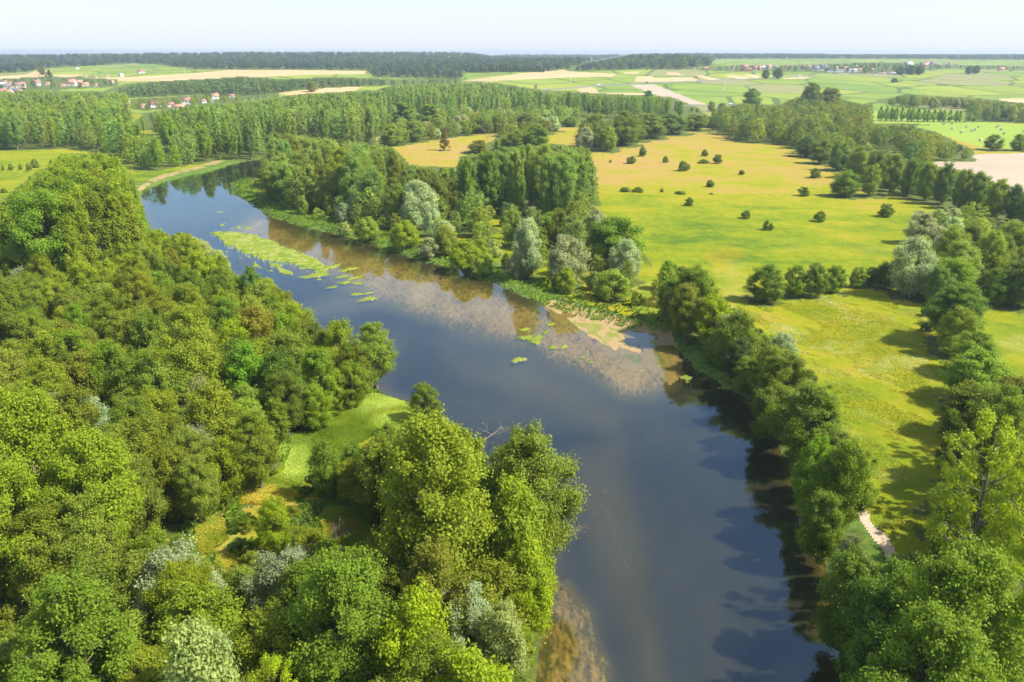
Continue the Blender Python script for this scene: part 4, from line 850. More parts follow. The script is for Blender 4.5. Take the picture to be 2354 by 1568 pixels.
CLASSES = {0: ('meadow', meadow_mat(), ('dry', 'pale', 'orange')), 1: ('river_bed', bed_mat(), ('shallow',)), 2: ('sand_bank', sand_mat(), ()),
 3: ('grassy_river_bank', lush_mat('bank herbs', (.06, .12, .02), (.13, .21, .03), (.22, .27, .05)), ()),
 4: ('river_islet', lush_mat('islet plants', (.10, .20, .02), (.27, .34, .03), (.55, .44, .26)), ()),
 5: ('water_weed', lush_mat('water weed', (.12, .17, .025), (.26, .32, .035), (.38, .36, .09)), ()),
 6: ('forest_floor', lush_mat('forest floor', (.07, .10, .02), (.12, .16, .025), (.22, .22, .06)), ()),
 7: ('stubble_field', field_mat('stubble', (.50, .35, .17), (.57, .42, .23)), ()),
 8: ('bare_field', field_mat('bare field', (.42, .34, .25), (.48, .40, .30), .9, .5, (.38, .30, .21)), ()),
 9: ('mown_field', field_mat('mown grass', (.20, .31, .03), (.27, .34, .05), .2, .25, (.30, .42, .06)), ()),
 10: ('vineyard', field_mat('vines', (.19, .28, .035), (.28, .35, .05), .35, .35, (.14, .22, .04), 95), ()),
 11: ('road', flat_mat('asphalt', (.20, .19, .18), .9, .1), ()),
 12: ('dirt_track', flat_mat('pale dirt', (.47, .37, .26), .95, .4, 1.6), ())}
for cid, (nm, mat, ats) in CLASSES.items():
    m = cls == cid
    if not m.any(): continue
    q = quads[m]; u, inv = np.unique(q, return_inverse=True)
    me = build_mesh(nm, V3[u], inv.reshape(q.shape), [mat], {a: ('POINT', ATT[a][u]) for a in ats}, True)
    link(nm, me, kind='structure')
# water surface: its own sheet over the bed, slightly past the bank line
wm = (fR > -2.5) & (fY < 758)
q = quads[wm]; u, inv = np.unique(q, return_inverse=True)
Vw = V3[u].copy(); Vw[:, 2] = WATER
link('river', build_mesh('river', Vw, inv.reshape(q.shape), [water_mat()], None, True), kind='structure')
# land behind and beside the camera
g = Geo(); g.add([(-2500, -2500, -1.5), (2500, -2500, -1.5), (2500, 40, -1.5), (-2500, 40, -1.5)], [(0, 1, 2, 3)])
link('ground', g.mesh('ground', CLASSES[6][1]), kind='structure')
print('ground', round(time.time() - T0, 1))
# ------------------------------------------------------------------ trees become objects; the smallest ones past 300 of a kind merge
for t in TREES:
    d = t['Y'] * CP - (t['z'] + t['h'] * .5 - HC) * SP
    t['px'], t['py'] = [float(a) for a in project(t['X'], t['Y'], t['z'] + t['h'] * .6)]
    t['size'] = F * t['h'] / d
    t['vis'] = -60 < t['px'] < 2414 and t['py'] < 1640
by = {}
for t in TREES: by.setdefault(t['kind'], []).append(t)
SINGLE, REST = [], []
for kd, lst in by.items():
    lst.sort(key=lambda t: -(t['size'] + (1e4 if t['pri'] else 0) - (5e3 if not t['vis'] else 0)))
    lim = 290
    SINGLE += lst[:lim]; REST += [t for t in lst[lim:] if t['Y'] > 150]
print('single', len(SINGLE), 'rest', len(REST), {k: len(v) for k, v in by.items()})

LANDM = [('the grassy clearing', 800, 1010), ('the orange dry grass patch', 485, 1235), ('the huge yellow-green poplar', 1000, 1130), ('the big silvery bottom-edge willow', 500, 1520),
 ('the tall pale-green poplar', 455, 820), ('the bright left-edge poplar', 130, 1050), ('the tree jutting over the river', 866, 820), ('the pale olive bank willows', 470, 590), ('the left poplar stand', 180, 480),
 ('the big round tree', 815, 1420), ('the left edge', 0, 800), ('the bottom left corner', 0, 1568), ('the weedy islet', 600, 565), ('the sandbar', 1420, 760), ('the big dark round tree', 1410, 560), ('the yellow-topped tree', 1640, 720),
 ('the silvery bank-row willow', 1788, 820), ('the dirt track', 2000, 1210), ('the open-crowned tree', 2200, 1150), ('the bottom right corner', 2354, 1568), ('the right edge belt', 2240, 900), ('the large silvery meadow willow', 2095, 610),
 ('the big bluish-green tree', 2190, 720), ('the bare right-hand field', 2300, 390), ('the hay bales', 2240, 305), ('the slim poplar row', 2110, 262), ('the tallest wood-edge tree', 1860, 220), ('the grey bare field', 1540, 215), ('the lone brown tree', 1022, 320), ('the white dead tree', 1120, 300),
 ('the grove at the meadow corner', 1420, 300), ('the dark poplar grove', 1200, 420), ('the largest silvery bank willow', 966, 470), ('the river bend', 540, 390), ('the pale left meadow', 60, 390), ('the white houses', 380, 238), ('the left village', 90, 195), ('the lone pale field tree', 717, 200), ('the far plateau village', 1850, 158), ('the pair of trees in the meadow', 1970, 415)]
ORD = ['nearest', 'second nearest', 'third nearest', 'fourth nearest', 'fifth nearest', 'sixth nearest', 'seventh nearest', 'eighth nearest', 'ninth nearest', 'tenth nearest']
def tword(t):
    r, g, b = t['tint']
    if b > 2.9: return 'silvery'
    if r > 1.65: return 'yellow-green'
    s = (r + g) / 2
    if s < .88: return 'dark green'
    if g / max(r, .01) < 1.03: return 'olive'
    if b > 1.15: return 'grey-green'
    if s > 1.2: return 'bright green'
    return 'mid-green'
groups = {}
for t in SINGLE:
    if t['label']: continue
    best = min(LANDM, key=lambda l: math.hypot(l[1] - t['px'], (l[2] - t['py']) * 1.4))
    dx, dy = t['px'] - best[1], t['py'] - best[2]
    side = ('to the right of' if dx > 0 else 'to the left of') if abs(dx) > abs(dy) else ('below' if dy > 0 else 'above')
    t['d'] = math.hypot(dx, dy)
    groups.setdefault((tword(t), t['kind'], side, best[0]), []).append(t)
for (tw, kd, side, lm), lst in groups.items():
    lst.sort(key=lambda t: t['d'])
    for i, t in enumerate(lst):
        wd = KWORD[kd]
        if len(lst) == 1: t['label'] = '%s %s %s %s' % (tw, wd, side, lm)
        elif i < 10: t['label'] = '%s %s %s %s, %s' % (tw, wd, side, lm, ORD[i])
        else: t['label'] = '%s %s far %s %s, past ten alike' % (tw, wd, side, lm)
        t['grp'] = '%ss %s %s' % (wd, side, lm)

M_dead = flat_mat('bare twigs', (.34, .27, .20), .9, .3, 3)
def dead_mesh(seed, bushy):
    rg = np.random.default_rng(seed); g = Geo()
    def grow(p, d, L, r, lev):
        pts = [p]; 
        for _ in range(3):
            d = unit(d + rg.normal(0, .18, 3)); pts.append(pts[-1] + d * L / 3)
        g.tube(np.array(pts), np.linspace(r, r * .45, 4), 4)
        if lev < 4:
            for _ in range(4 if lev < 3 else 3):
                k = rg.integers(1, 4)
                grow(pts[k], unit(d + rg.normal(0, .62, 3) + np.array([0, 0, .15])), L * rg.uniform(.5, .75), r * .42, lev + 1)
    if bushy:
        for i in range(7): a = i * .9; grow(np.array([.1 * math.cos(a), .1 * math.sin(a), 0]), unit(np.array([math.cos(a), math.sin(a), 1.1])), 2.1, .07, 1)
    else: grow(np.array([0, 0, 0.]), np.array([.05, 0, 1.]), 6.0, .22, 0)
    return g
DEADV = []
for s_, b_ in ((5, True), (6, True), (9, False)):
    g_ = dead_mesh(s_, b_); V_, _q = g_.arrays(); DEADV.append((g_.mesh('branches', M_dead), float(V_[:, 2].max()), float(np.ptp(V_[:, 0]))))

for n, t in enumerate(SINGLE):
    rr = random.Random(n * 7 + 1)
    root = bpy.data.objects.new(KNAME[t['kind']], None); COL.objects.link(root)
    root.empty_display_size = .5
    root.location = (t['X'], t['Y'], t['z'] - .12)
    root['label'] = t['label']; root['category'] = 'shrub' if t['kind'] == 's' else 'tree'
    if t.get('grp') or t['zone']: root['group'] = t.get('grp') or ('trees of the ' + t['zone'] if 'bush' not in t['zone'] and 'row' not in t['zone'] else t['zone'])
    if t['kind'] == 'd':
        me, h0, w0 = DEADV[2 if 'white' in t['label'] else n % 2]
        root.rotation_euler.z = rr.uniform(0, 6.28); sw = t['w'] / w0; root.scale = (sw, sw, t['h'] / h0)
        link('branches', me, root); continue
    cm, tm, _, _, L = VARI[t['kind']][rr.randrange(NVAR[t['kind']])]
    S = SPEC[t['kind']]
    root.rotation_euler = (rr.uniform(-.03, .03), rr.uniform(-.03, .03), rr.uniform(0, 6.28))
    sw = t['w'] / (2 * S['R'] * 1.1); root.scale = (sw * rr.uniform(.93, 1.07), sw * rr.uniform(.93, 1.07), t['h'] / S['H'])
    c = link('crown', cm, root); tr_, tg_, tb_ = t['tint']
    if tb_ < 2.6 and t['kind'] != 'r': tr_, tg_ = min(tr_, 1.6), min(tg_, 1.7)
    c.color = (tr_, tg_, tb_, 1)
    link('trunk', tm, root)
print('linked', round(time.time() - T0, 1))

def merged(name, lst, label, cat, far_from=1100):
    if not lst: return
    VV, QQ, vv, tt = [], [], [], []; off = 0
    for n, t in enumerate(lst):
        if t['kind'] == 'd': continue
        S = SPEC[t['kind']]; va = VARI[t['kind']][n % NVAR[t['kind']]]
        V, q, v = va[2] if t['Y'] < far_from else va[3]
        a = n * 2.4; ca, sa = math.cos(a), math.sin(a); sw = t['w'] / (2.2 * S['R']); sh = t['h'] / S['H']
        X = (V[:, 0] * ca - V[:, 1] * sa) * sw + t['X']; Y = (V[:, 0] * sa + V[:, 1] * ca) * sw + t['Y']; Z = V[:, 2] * sh + t['z']
        VV.append(np.stack([X, Y, Z], 1)); QQ.append(q + off); off += len(V); vv.append(v)
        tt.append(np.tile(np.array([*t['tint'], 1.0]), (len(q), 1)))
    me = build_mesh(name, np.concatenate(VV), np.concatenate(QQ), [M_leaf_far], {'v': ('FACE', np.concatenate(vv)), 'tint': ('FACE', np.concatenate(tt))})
    link(name, me, kind='stuff', label=label, category=cat)
    print(name, len(lst), off // 4)
merged('distant_woodland', [t for t in REST if t['Y'] >= 1000], 'dark bluish woodland covering the far ridge, knoll and plateau', 'woodland')
merged('background_trees', [t for t in REST if t['Y'] < 1000], 'green trees filling the woods between the river bend and the far fields', 'woodland')
print('merged', round(time.time() - T0, 1))

# ------------------------------------------------------------------ low plants along the banks, grass in the meadows (uncountable)
def scatter_blades(name, polys, n, hgt, wid, tints, label, cat, dens=None, up=.8, keep=None, blades=5, lean=.5):
    xs = [p[0] for q in polys for p in q]; ys = [p[1] for q in polys for p in q]
    C = np.array([unproject_z(a, b, 0) for a, b in ((min(xs), min(ys)), (max(xs), min(ys)), (min(xs), max(ys)), (max(xs), max(ys)))])
    lo, hi = C.min(0), C.max(0)
    P = RNG.random((n, 2)) * (hi - lo) + lo
    px, py = project(P[:, 0], P[:, 1], 0.0 * P[:, 0])
    m = in_any(px, py, polys)
    if keep is not None: m &= keep(P[:, 0], P[:, 1])
    P = P[m]; N = len(P)
    if N == 0: return
    rdv = river_d(P[:, 0], P[:, 1])
    gz = np.where(rdv > -3.2, -.86 * smooth(-3.2, 0, rdv), 0) - .03 + np.where(rdv < -3, (fbm(P[:, 0], P[:, 1], 14, 21, 3) - .5) * .35 * smooth(-3, -8, rdv), 0)
    cl = fbm(P[:, 0], P[:, 1], 7, 91, 3)
    h = hgt * (.5 + 1.1 * cl) * RNG.uniform(.6, 1.3, N)
    VV, vv, tt = [], [], []
    wind = fbm(P[:, 0], P[:, 1], 9, 95, 2) * 12
    for b in range(blades):
        a = RNG.uniform(0, 6.28, N); d = np.stack([np.cos(a), np.sin(a)], 1)
        base = P + d * RNG.uniform(0, .5, (N, 1)) * wid
        ld = np.stack([np.cos(wind), np.sin(wind)], 1) * lean + d * .35
        tip = base + ld * h[:, None]
        side = np.stack([-d[:, 1], d[:, 0]], 1) * (wid * RNG.uniform(.2, .5, (N, 1)))
        z0 = gz; z1 = gz + h * up
        V = np.stack([np.column_stack([base - side, z0]), np.column_stack([base + side, z0]), np.column_stack([tip + side * .6, z1]), np.column_stack([tip - side * .6, z1 * 1.0])], 1)
        VV.append(V.reshape(-1, 3)); vv.append(np.clip(cl + RNG.normal(0, .2, N), 0, 1))
        ti = np.array(tints)[np.clip((cl * 1.6 - .3 + RNG.normal(0, .15, N)) * len(tints), 0, len(tints) - 1).astype(int)]
        tt.append(np.column_stack([ti, np.ones(N)]))
    V = np.concatenate(VV); q = np.arange(len(V)).reshape(-1, 4)
    link(name, build_mesh(name, V, q, [M_leaf_far], {'v': ('FACE', np.concatenate(vv)), 'tint': ('FACE', np.concatenate(tt))}), kind='stuff', label=label, category=cat)
    print(name, N)
BANK_H = [[(530, 415), (600, 395), (700, 440), (800, 500), (960, 560), (1120, 610), (1300, 660), (1450, 690), (1560, 750), (1600, 830), (1540, 760), (1400, 742), (1250, 697), (1120, 640), (960, 594), (880, 564), (790, 539), (700, 519), (612, 492), (560, 462), (533, 440)]]
scatter_blades('riverside_herbs', BANK_H, 80000, .6, .45, [(.6, .85, .6), (.85, 1.15, .6), (1.15, 1.4, 1.0)], 'lush bright green herbs along the far river bank', 'plants', keep=lambda x, y: (river_d(x, y) < -.3), blades=4)
scatter_blades('clearing_grass', [CLEAR1], 200000, .17, .2, [(1.25, 1.55, 1.0), (1.6, 1.8, 1.3), (2.1, 2.1, 3.0)], 'fresh green grass of the clearing by the river', 'grass', keep=lambda x, y: river_d(x, y) < -1, blades=3)
scatter_blades('dry_grass', [[(430, 1150), (560, 1090), (760, 1130), (880, 1140), (890, 1280), (700, 1300), (430, 1310)]], 120000, .28, .2, [(1.5, 1.6, .8), (2.3, 1.75, 1.2), (2.9, 2.0, 2.5)], 'orange dry grass between the trees of the left wood', 'grass', keep=lambda x, y: fbm(x, y, 4, 61, 3) > .47, blades=3)
scatter_blades('undergrowth', [[(420, 1090), (600, 990), (700, 930), (880, 890), (980, 890), (1010, 1000), (900, 1280), (700, 1310), (430, 1330)]], 60000, .7, .6, [(.6, .8, .8), (.9, 1.15, .7), (1.2, 1.4, 1.0)], 'tall weeds and brambles between the trees around the clearing', 'plants', keep=lambda x, y: (fbm(x, y, 3.5, 97, 3) > .5) & (river_d(x, y) < -1) & ~in_any(*project(x, y, 0 * x), [CLEAR1, CLEAR2, CLEAR3]), blades=4)
MEAD_LOW = [(1690, 700), (1950, 665), (2110, 690), (2125, 780), (2150, 950), (2085, 1090), (2130, 1200), (2060, 1275), (1985, 1160), (1960, 1100), (1940, 960), (1870, 830), (1745, 745)]
scatter_blades('tall_meadow_grass', [MEAD_LOW], 160000, .22, .2, [(1.2, 1.35, .3), (1.65, 1.6, .6), (2.2, 1.9, 5)], 'tall pale and yellow-green grass leaning in the lower meadow', 'grass', blades=2, lean=.9, up=.6,
               keep=lambda x, y: fbm(x * .9 + y * .5, y * .35 - x * .2, 4.5, 57, 4) > .52)

# ------------------------------------------------------------------ floating weed mats
M_weed = CLASSES[5][1]
def weed_mat(cx, cy, rx, ry, ang, label, n):
    X, Y = unproject_z(cx, cy, WATER); X2, _ = unproject_z(cx + rx, cy, WATER); _, Y2 = unproject_z(cx, cy - ry, WATER)
    a, b = abs(X2 - X), abs(Y2 - Y); rg = np.random.default_rng(n); k = 64
    th = np.arange(k) / k * 2 * math.pi; ph = rg.uniform(0, 6.28, 5)
    rad = .9 + .18 * np.sin(3 * th + ph[0]) + .12 * np.sin(7 * th + ph[1]) + .16 * np.sin(13 * th + ph[2]) + rg.uniform(-.22, .22, k)
    rings = []
    for f, zz in ((1.0, -.06), (.94, .02), (.6, .05), (.2, .06), (.0, .06)):
        rings.append(np.stack([a * rad * f * np.cos(th), b * rad * f * np.sin(th), np.full(k, zz)], 1))
    V = np.concatenate(rings); ca, sa = math.cos(ang), math.sin(ang)
    V[:, :2] = np.stack([V[:, 0] * ca - V[:, 1] * sa, V[:, 0] * sa + V[:, 1] * ca], 1)
    V[:, 0] += .3 * b * np.sin(V[:, 1] / max(b, .1) * 1.3)
    q = [(i * k + j, i * k + (j + 1) % k, (i + 1) * k + (j + 1) % k, (i + 1) * k + j) for i in range(4) for j in range(k)]
    o = link('water_weed_mat', build_mesh('water_weed_mat', V, np.array(q), [M_weed], None, True), label=label, category='water weed', group='floating weed mats on the river')
    o.location = (X, Y, WATER)
MATS = [(698, 616.5, 9, 3), (723.5, 616.5, 9, 3.2), (757, 615, 17, 8), (787, 636, 13, 4), (800, 619.5, 16, 6), (814, 638.5, 13, 5), (792.5, 649.5, 16, 4), (823, 651, 16, 3), (763, 660, 10, 4), (819, 676, 16, 3), (846.5, 673.7, 9, 3), (845, 687.5, 18, 6.5), (729, 632, 26, 8),
        (1204.5, 757.5, 13, 4.5), (1209, 776, 17, 6), (1233, 780, 16, 12), (1254.5, 763.4, 8, 4.5), (1266, 746, 10, 5), (1271, 798.5, 10, 5.5), (1296.7, 797.5, 8, 6), (1193, 827, 18, 6.5), (1338, 822, 7, 2.5), (1358, 833, 8, 2.5), (560, 452, 6, 1.6), (505, 487, 7, 1.8)]
ML = ['thin weed mat upstream of the streaks', 'thin weed mat beside the first streak', 'wide weed mat at the head of the streaks', 'slanting weed streak in the middle of the river', 'broad weed mat among the upper streaks', 'curved weed streak in the middle of the river', 'long weed streak below the curved one', 'pointed weed streak towards the far bank', 'short weed streak on the left of the streaks', 'flat weed streak near the lowest mats', 'small weed mat above the lowest streak', 'lowest thick weed mat of the streaks', 'broad pale weed mat left of the streaks',
      'narrow green mat left of the sandbar, uppermost of four', 'flat green mat left of the sandbar', 'biggest green mat left of the sandbar, tilted', 'small green mat right of the tilted one', 'small green mat nearest the sandbar tip', 'round green mat below the tilted one', 'round green mat right of the other round one', 'lone green weed mat in the open blue water', 'tiny weed mat near the lower sandbar', 'tiny weed strip below the tiny mat', 'small weed mat near the grassy point upstream', 'small weed mat in the upstream pool']
for n, ((x, y, a, b), lb) in enumerate(zip(MATS, ML)): weed_mat(x, y, a, b, -.35 if n < 13 else .2, lb, n)

# fallen leafless branch over the water, and a bare one upstream
def fallen(cx, cy, zt, rz, sc, label):
    X, Y = unproject_z(cx, cy, zt); g = dead_mesh(21 + int(sc * 10), False)
    root = link('fallen_branch', g.mesh('fallen_branch', M_dead), label=label, category='branch'); root.location = (X, Y, zt); root.rotation_euler = (0, 1.25, rz); root.scale = (sc, sc, sc)
fallen(1245, 1215, 3.2, -.5, .62, 'grey leafless branch reaching over the water below the huge poplar')
fallen(1110, 1012, 4.0, .5, .42, 'small white bare branch sticking out above the river')

# ------------------------------------------------------------------ houses
M_wall = [flat_mat('cream render', (.66, .60, .50), .9, .08), flat_mat('white render', (.72, .71, .68), .9, .06), flat_mat('sandy render', (.66, .54, .42), .9, .1), flat_mat('brick red boards', (.36, .14, .09), .9, .15)]
M_roof = [flat_mat('orange tiles', (.50, .26, .17), .85, .2, 1), flat_mat('brown red tiles', (.36, .20, .16), .85, .2, 1), flat_mat('slate', (.17, .18, .23), .6, .2, 1), flat_mat('pale sheet roof', (.55, .56, .58), .6, .1, 1)]
M_win = flat_mat('dark window glass', (.05, .06, .08), .2, .1); M_door = flat_mat('door paint', (.25, .17, .11), .6, .1)
HM = {}
def house_meshes(L, Wd, Hw, rt, wm, rm):
    key = (L, Wd, Hw, rt, wm, rm)
    if key in HM: return HM[key]
    a, b = L / 2, Wd / 2; hr = Wd * rt
    w = Geo(); w.add([(-a, -b, 0), (a, -b, 0), (a, b, 0), (-a, b, 0), (-a, -b, Hw), (a, -b, Hw), (a, b, Hw), (-a, b, Hw), (-a, 0, Hw + hr), (a, 0, Hw + hr)],
                     [(0, 1, 5, 4), (2, 3, 7, 6), (1, 2, 6, 5), (3, 0, 4, 7), (5, 6, 9, 9), (7, 4, 8, 8)])
    V, q = w.arrays()
    me = bpy.data.meshes.new('wall'); me.from_pydata(V.tolist(), [], [tuple(dict.fromkeys(f)) for f in q.tolist()]); me.materials.append(M_wall[wm])
    r = Geo(); o = .45; th = .22
    for s in (-1, 1):
        sl = hr / b; y0, y1 = s * (b + o), 0.0; z0, z1 = Hw - o * sl + .05, Hw + hr + .05
        r.add([(-a - o, y0, z0), (a + o, y0, z0), (a + o, y1, z1), (-a - o, y1, z1), (-a - o, y0, z0 + th), (a + o, y0, z0 + th), (a + o, y1, z1 + th), (-a - o, y1, z1 + th)],
              [(0, 1, 2, 3), (4, 7, 6, 5), (0, 4, 5, 1), (1, 5, 6, 2), (2, 6, 7, 3), (3, 7, 4, 0)])
    rmh = r.mesh('roof', M_roof[rm]); c = Geo(); c.box(a * .55, a * .55 + .7, -.35, .35, Hw + hr * .6, Hw + hr + 1.0); cm = c.mesh('chimney', M_wall[2])
    wn = Geo(); wn.box(-.5, .5, -.05, .05, -.6, .6); wnm = wn.mesh('window', M_win)
    dn = Geo(); dn.box(-.5, .5, -.05, .05, 0, 2.1); dnm = dn.mesh('door', M_door)
    HM[key] = (me, rmh, cm, wnm, dnm); return HM[key]
def house(x, y, wpx, rot, L, Wd, Hw, rt, wm, rm, label, group, name='house', cat='house', wins=3):
    X, Y, z = ground_at(x, y)
    me, rmh, cm, wnm, dnm = house_meshes(L, Wd, Hw, rt, wm, rm)
    d = Y * CP - (z - HC) * SP; sc = wpx * d / F / (abs(L * math.cos(rot)) + abs(Wd * math.sin(rot))) if wpx else 1
    sc = min(max(sc, .6), 1.7)
    root = link(name, None, label=label, category=cat, group=group); root.location = (X, Y, z - .2); root.rotation_euler.z = rot; root.scale = (sc,) * 3
    wl = link('wall', me, root); rf = link('roof', rmh, root)
    if wins:
        link('chimney', cm, rf)
        for i in range(wins):
            wn = link('window', wnm, root); wn.location = (-L / 2 + L * (i + .5) / wins, -Wd / 2 - .03, Hw * .62)
        for s in (-1, 1):
            wn = link('window', wnm, root); wn.location = (s * (L / 2 + .03), 0, Hw * .7); wn.rotation_euler.z = math.pi / 2
    dn = link('door', dnm, root); dn.location = (L * .08, -Wd / 2 - .03, .05)
GB = 'white houses behind the poplar wood'; GL = 'houses of the left village'; GR = 'houses of the plateau village'; GH = 'hamlet below the ridge'
HS = [  # x, base y, width px, rot, wall, roof, label, group
 (293, 240, 13, .4, 0, 0, 'orange-roofed house at the left end of the white houses', GB), (332, 247, 19, .5, 1, 0, 'white house with orange roof left of the biggest white house', GB), (361, 247, 31, .55, 1, 1, 'biggest white house with brown roof behind the poplars', GB),
 (393, 246, 19, .5, 1, 1, 'white house with brownish roof between the biggest one and an orange roof', GB), (412, 250, 29, .25, 0, 0, 'long low house with bright orange roof behind the poplars', GB), (430, 240, 22, .3, 1, 1, 'white house with dark red roof right of the long orange roof', GB),
 (468, 237, 13, .9, 1, 1, 'small white gabled house among the poplar tops', GB), (483, 236, 15, .3, 1, 2, 'house with slate grey roof beside the small gabled one', GB), (495, 228, 20, .5, 1, 0, 'white house with orange roof, highest on the right', GB), (533, 224, 9, .2, 0, 1, 'small brown-roofed house at the right end of the white houses', GB),
 (325, 168, 17, .8, 1, 1, 'tall white gabled house with a purple-red roof below the ridge', GH), (279, 176, 10, 1.0, 1, 3, 'white house half hidden by trees below the ridge', GH), (247, 178, 9, .3, 0, 0, 'pinkish house among the hamlet trees', GH), (218, 180, 9, .2, 0, 1, 'dark-roofed house left in the hamlet', GH), (197, 178, 9, .5, 0, 0, 'house with pink roof, far left of the hamlet', GH), (178, 160, 6, .3, 1, 3, 'tiny white hut alone in the green slope', GH),
 (3, 195, 10, .2, 1, 3, 'white building cut by the left edge of the photograph', GL), (12, 192, 9, .6, 1, 1, 'small white house, topmost in the left village', GL), (24, 195, 10, .4, 1, 0, 'white house with orange roof near the top left', GL), (14, 201, 14, .3, 1, 2, 'white row house in the left village', GL), (45, 202, 28, .3, 0, 1, 'long brown-roofed house in the left village', GL), (27, 205, 12, .9, 1, 1, 'white gabled house in the left village', GL),
 (36, 212, 18, .2, 0, 2, 'grey-roofed low house in the left village', GL), (8, 216, 18, .5, 1, 0, 'bright orange-roofed house at the lower left edge', GL), (21, 219, 19, .1, 0, 0, 'lowest orange-roofed house of the left village', GL), (45, 212, 9, .8, 1, 1, 'small white gable right of the grey roof', GL), (85, 197, 20, .7, 1, 1, 'large white gabled house right of the dark conifers', GL), (110, 196, 12, .3, 0, 0, 'orange house between two conifer clumps', GL),
 (145, 199, 12, .3, 0, 0, 'pinkish-roofed house in the middle of the village', GL), (166, 198, 19, .1, 0, 0, 'long orange-red roof in the middle of the village', GL), (179, 194, 24, .4, 1, 0, 'wide white house with red roof in the village centre', GL), (196, 198, 19, .5, 1, 0, 'white house with orange roof at the right of the village', GL), (222, 200, 10, .2, 0, 0, 'last small house at the right of the left village', GL), (257, 191, 8, .7, 1, 0, 'tiny pink-roofed house at the wood edge', GL)]
for i, (x, y, w, r, wm, rm, lb, gp) in enumerate(HS):
    L = (11, 13, 10)[i % 3] if w < 24 else 17; house(x, y, w, r, L, 8, (4.2, 3.2, 5)[i % 3], .45, wm, rm, lb, gp)
house(552, 193, 19, .1, 26, 10, 3.6, .2, 0, 3, 'long grey-roofed barn in the wood behind the houses', GH, 'barn', 'barn', 0)
RV = [(1594, 160, 6, 0, 1, 'small brown house at the foot of the wooded knoll'), (1621, 160, 11, 0, 0, 'red-roofed house left of the plateau village'), (1686, 158, 10, 0, 1, 'red-roofed house at the left end of the plateau village'), (1711, 159, 15, 2, 1, 'long red-brown roof beside the dark conifer'), (1739, 162, 19, 2, 0, 'low red-roofed house right of the red barn'), (1753, 159, 12, 1, 3, 'white gabled house in the plateau village'),
      (1767, 158, 16, 1, 0, 'wide house with bright red roof in the village'), (1783, 156, 9, 1, 3, 'small pale-roofed house behind the red roof'), (1808, 157, 10, 0, 1, 'brown roof between village trees'), (1845, 158, 14, 0, 0, 'red-roofed house in the village centre'), (1858, 158, 16, 0, 1, 'brown-roofed house in the village centre'), (1874, 163, 15, 1, 2, 'grey-blue roofed house in front of the village'), (1892, 162, 20, 0, 2, 'tan gabled house in front of the village'),
      (1905, 158, 11, 0, 1, 'house with a red roof behind the tan gable'), (1921, 159, 11, 0, 0, 'small bright red roof above the long barn'), (1943, 161, 12, 0, 0, 'house with orange gable right of the long barn'), (1975, 164, 13, 2, 1, 'red-roofed shed right of the grey barn'), (2003, 164, 11, 0, 1, 'brownish house among the conifers'), (2031, 167, 10, 0, 1, 'pinkish house among the conifers'), (2060, 156, 12, 2, 1, 'red-brown house in the trees right of the village'),
      (2088, 154, 18, 0, 3, 'long tan-roofed house behind the dark clump'), (2120, 150, 12, 1, 2, 'white house with dark roof on the right of the village'), (2131, 151, 18, 0, 0, 'orange-roofed long house on the right of the village'), (2124, 154, 12, 0, 0, 'low red roof below the long orange one'), (2143, 151, 14, 1, 2, 'dark-roofed house on the right of the village'), (2158, 152, 10, 1, 1, 'last white house before the dark trees'), (2183, 150, 10, 1, 1, 'isolated house with red roof between dark trees'), (2301, 163, 12, 2, 0, 'red-roofed stone hut beside the far right track')]
for i, (x, y, w, wm, rm, lb) in enumerate(RV): house(x, y, w, (.15, -.3, .4, .05)[i % 4], (10, 12, 9)[i % 3], 8, 3.6, .42, wm, rm, lb, GR)
house(1716, 163.5, 26, .1, 30, 12, 5, .16, 3, 1, 'dark red barn at the village edge', GR, 'barn', 'barn', 0)
house(1918, 165.5, 40, .05, 46, 14, 5, .16, 1, 2, 'long grey barn in front of the village', GR, 'barn', 'barn', 0)
house(1958, 165.5, 22, .05, 26, 14, 5.5, .22, 1, 3, 'pale grey barn joined right of the long barn', GR, 'barn', 'barn', 0)
house(2023, 171.5, 28, .05, 30, 9, 4, .16, 1, 1, 'low white building with red roof under the conifers', GR, 'barn', 'barn', 0)
house(2052, 170.5, 22, .05, 24, 9, 3.6, .16, 1, 3, 'low white building right of the red-roofed low one', GR, 'barn', 'barn', 0)
house(1966, 153.5, 12, .0, 18, 9, 4, .16, 1, 3, 'small white hall behind the plateau village', GR, 'barn', 'barn', 0)

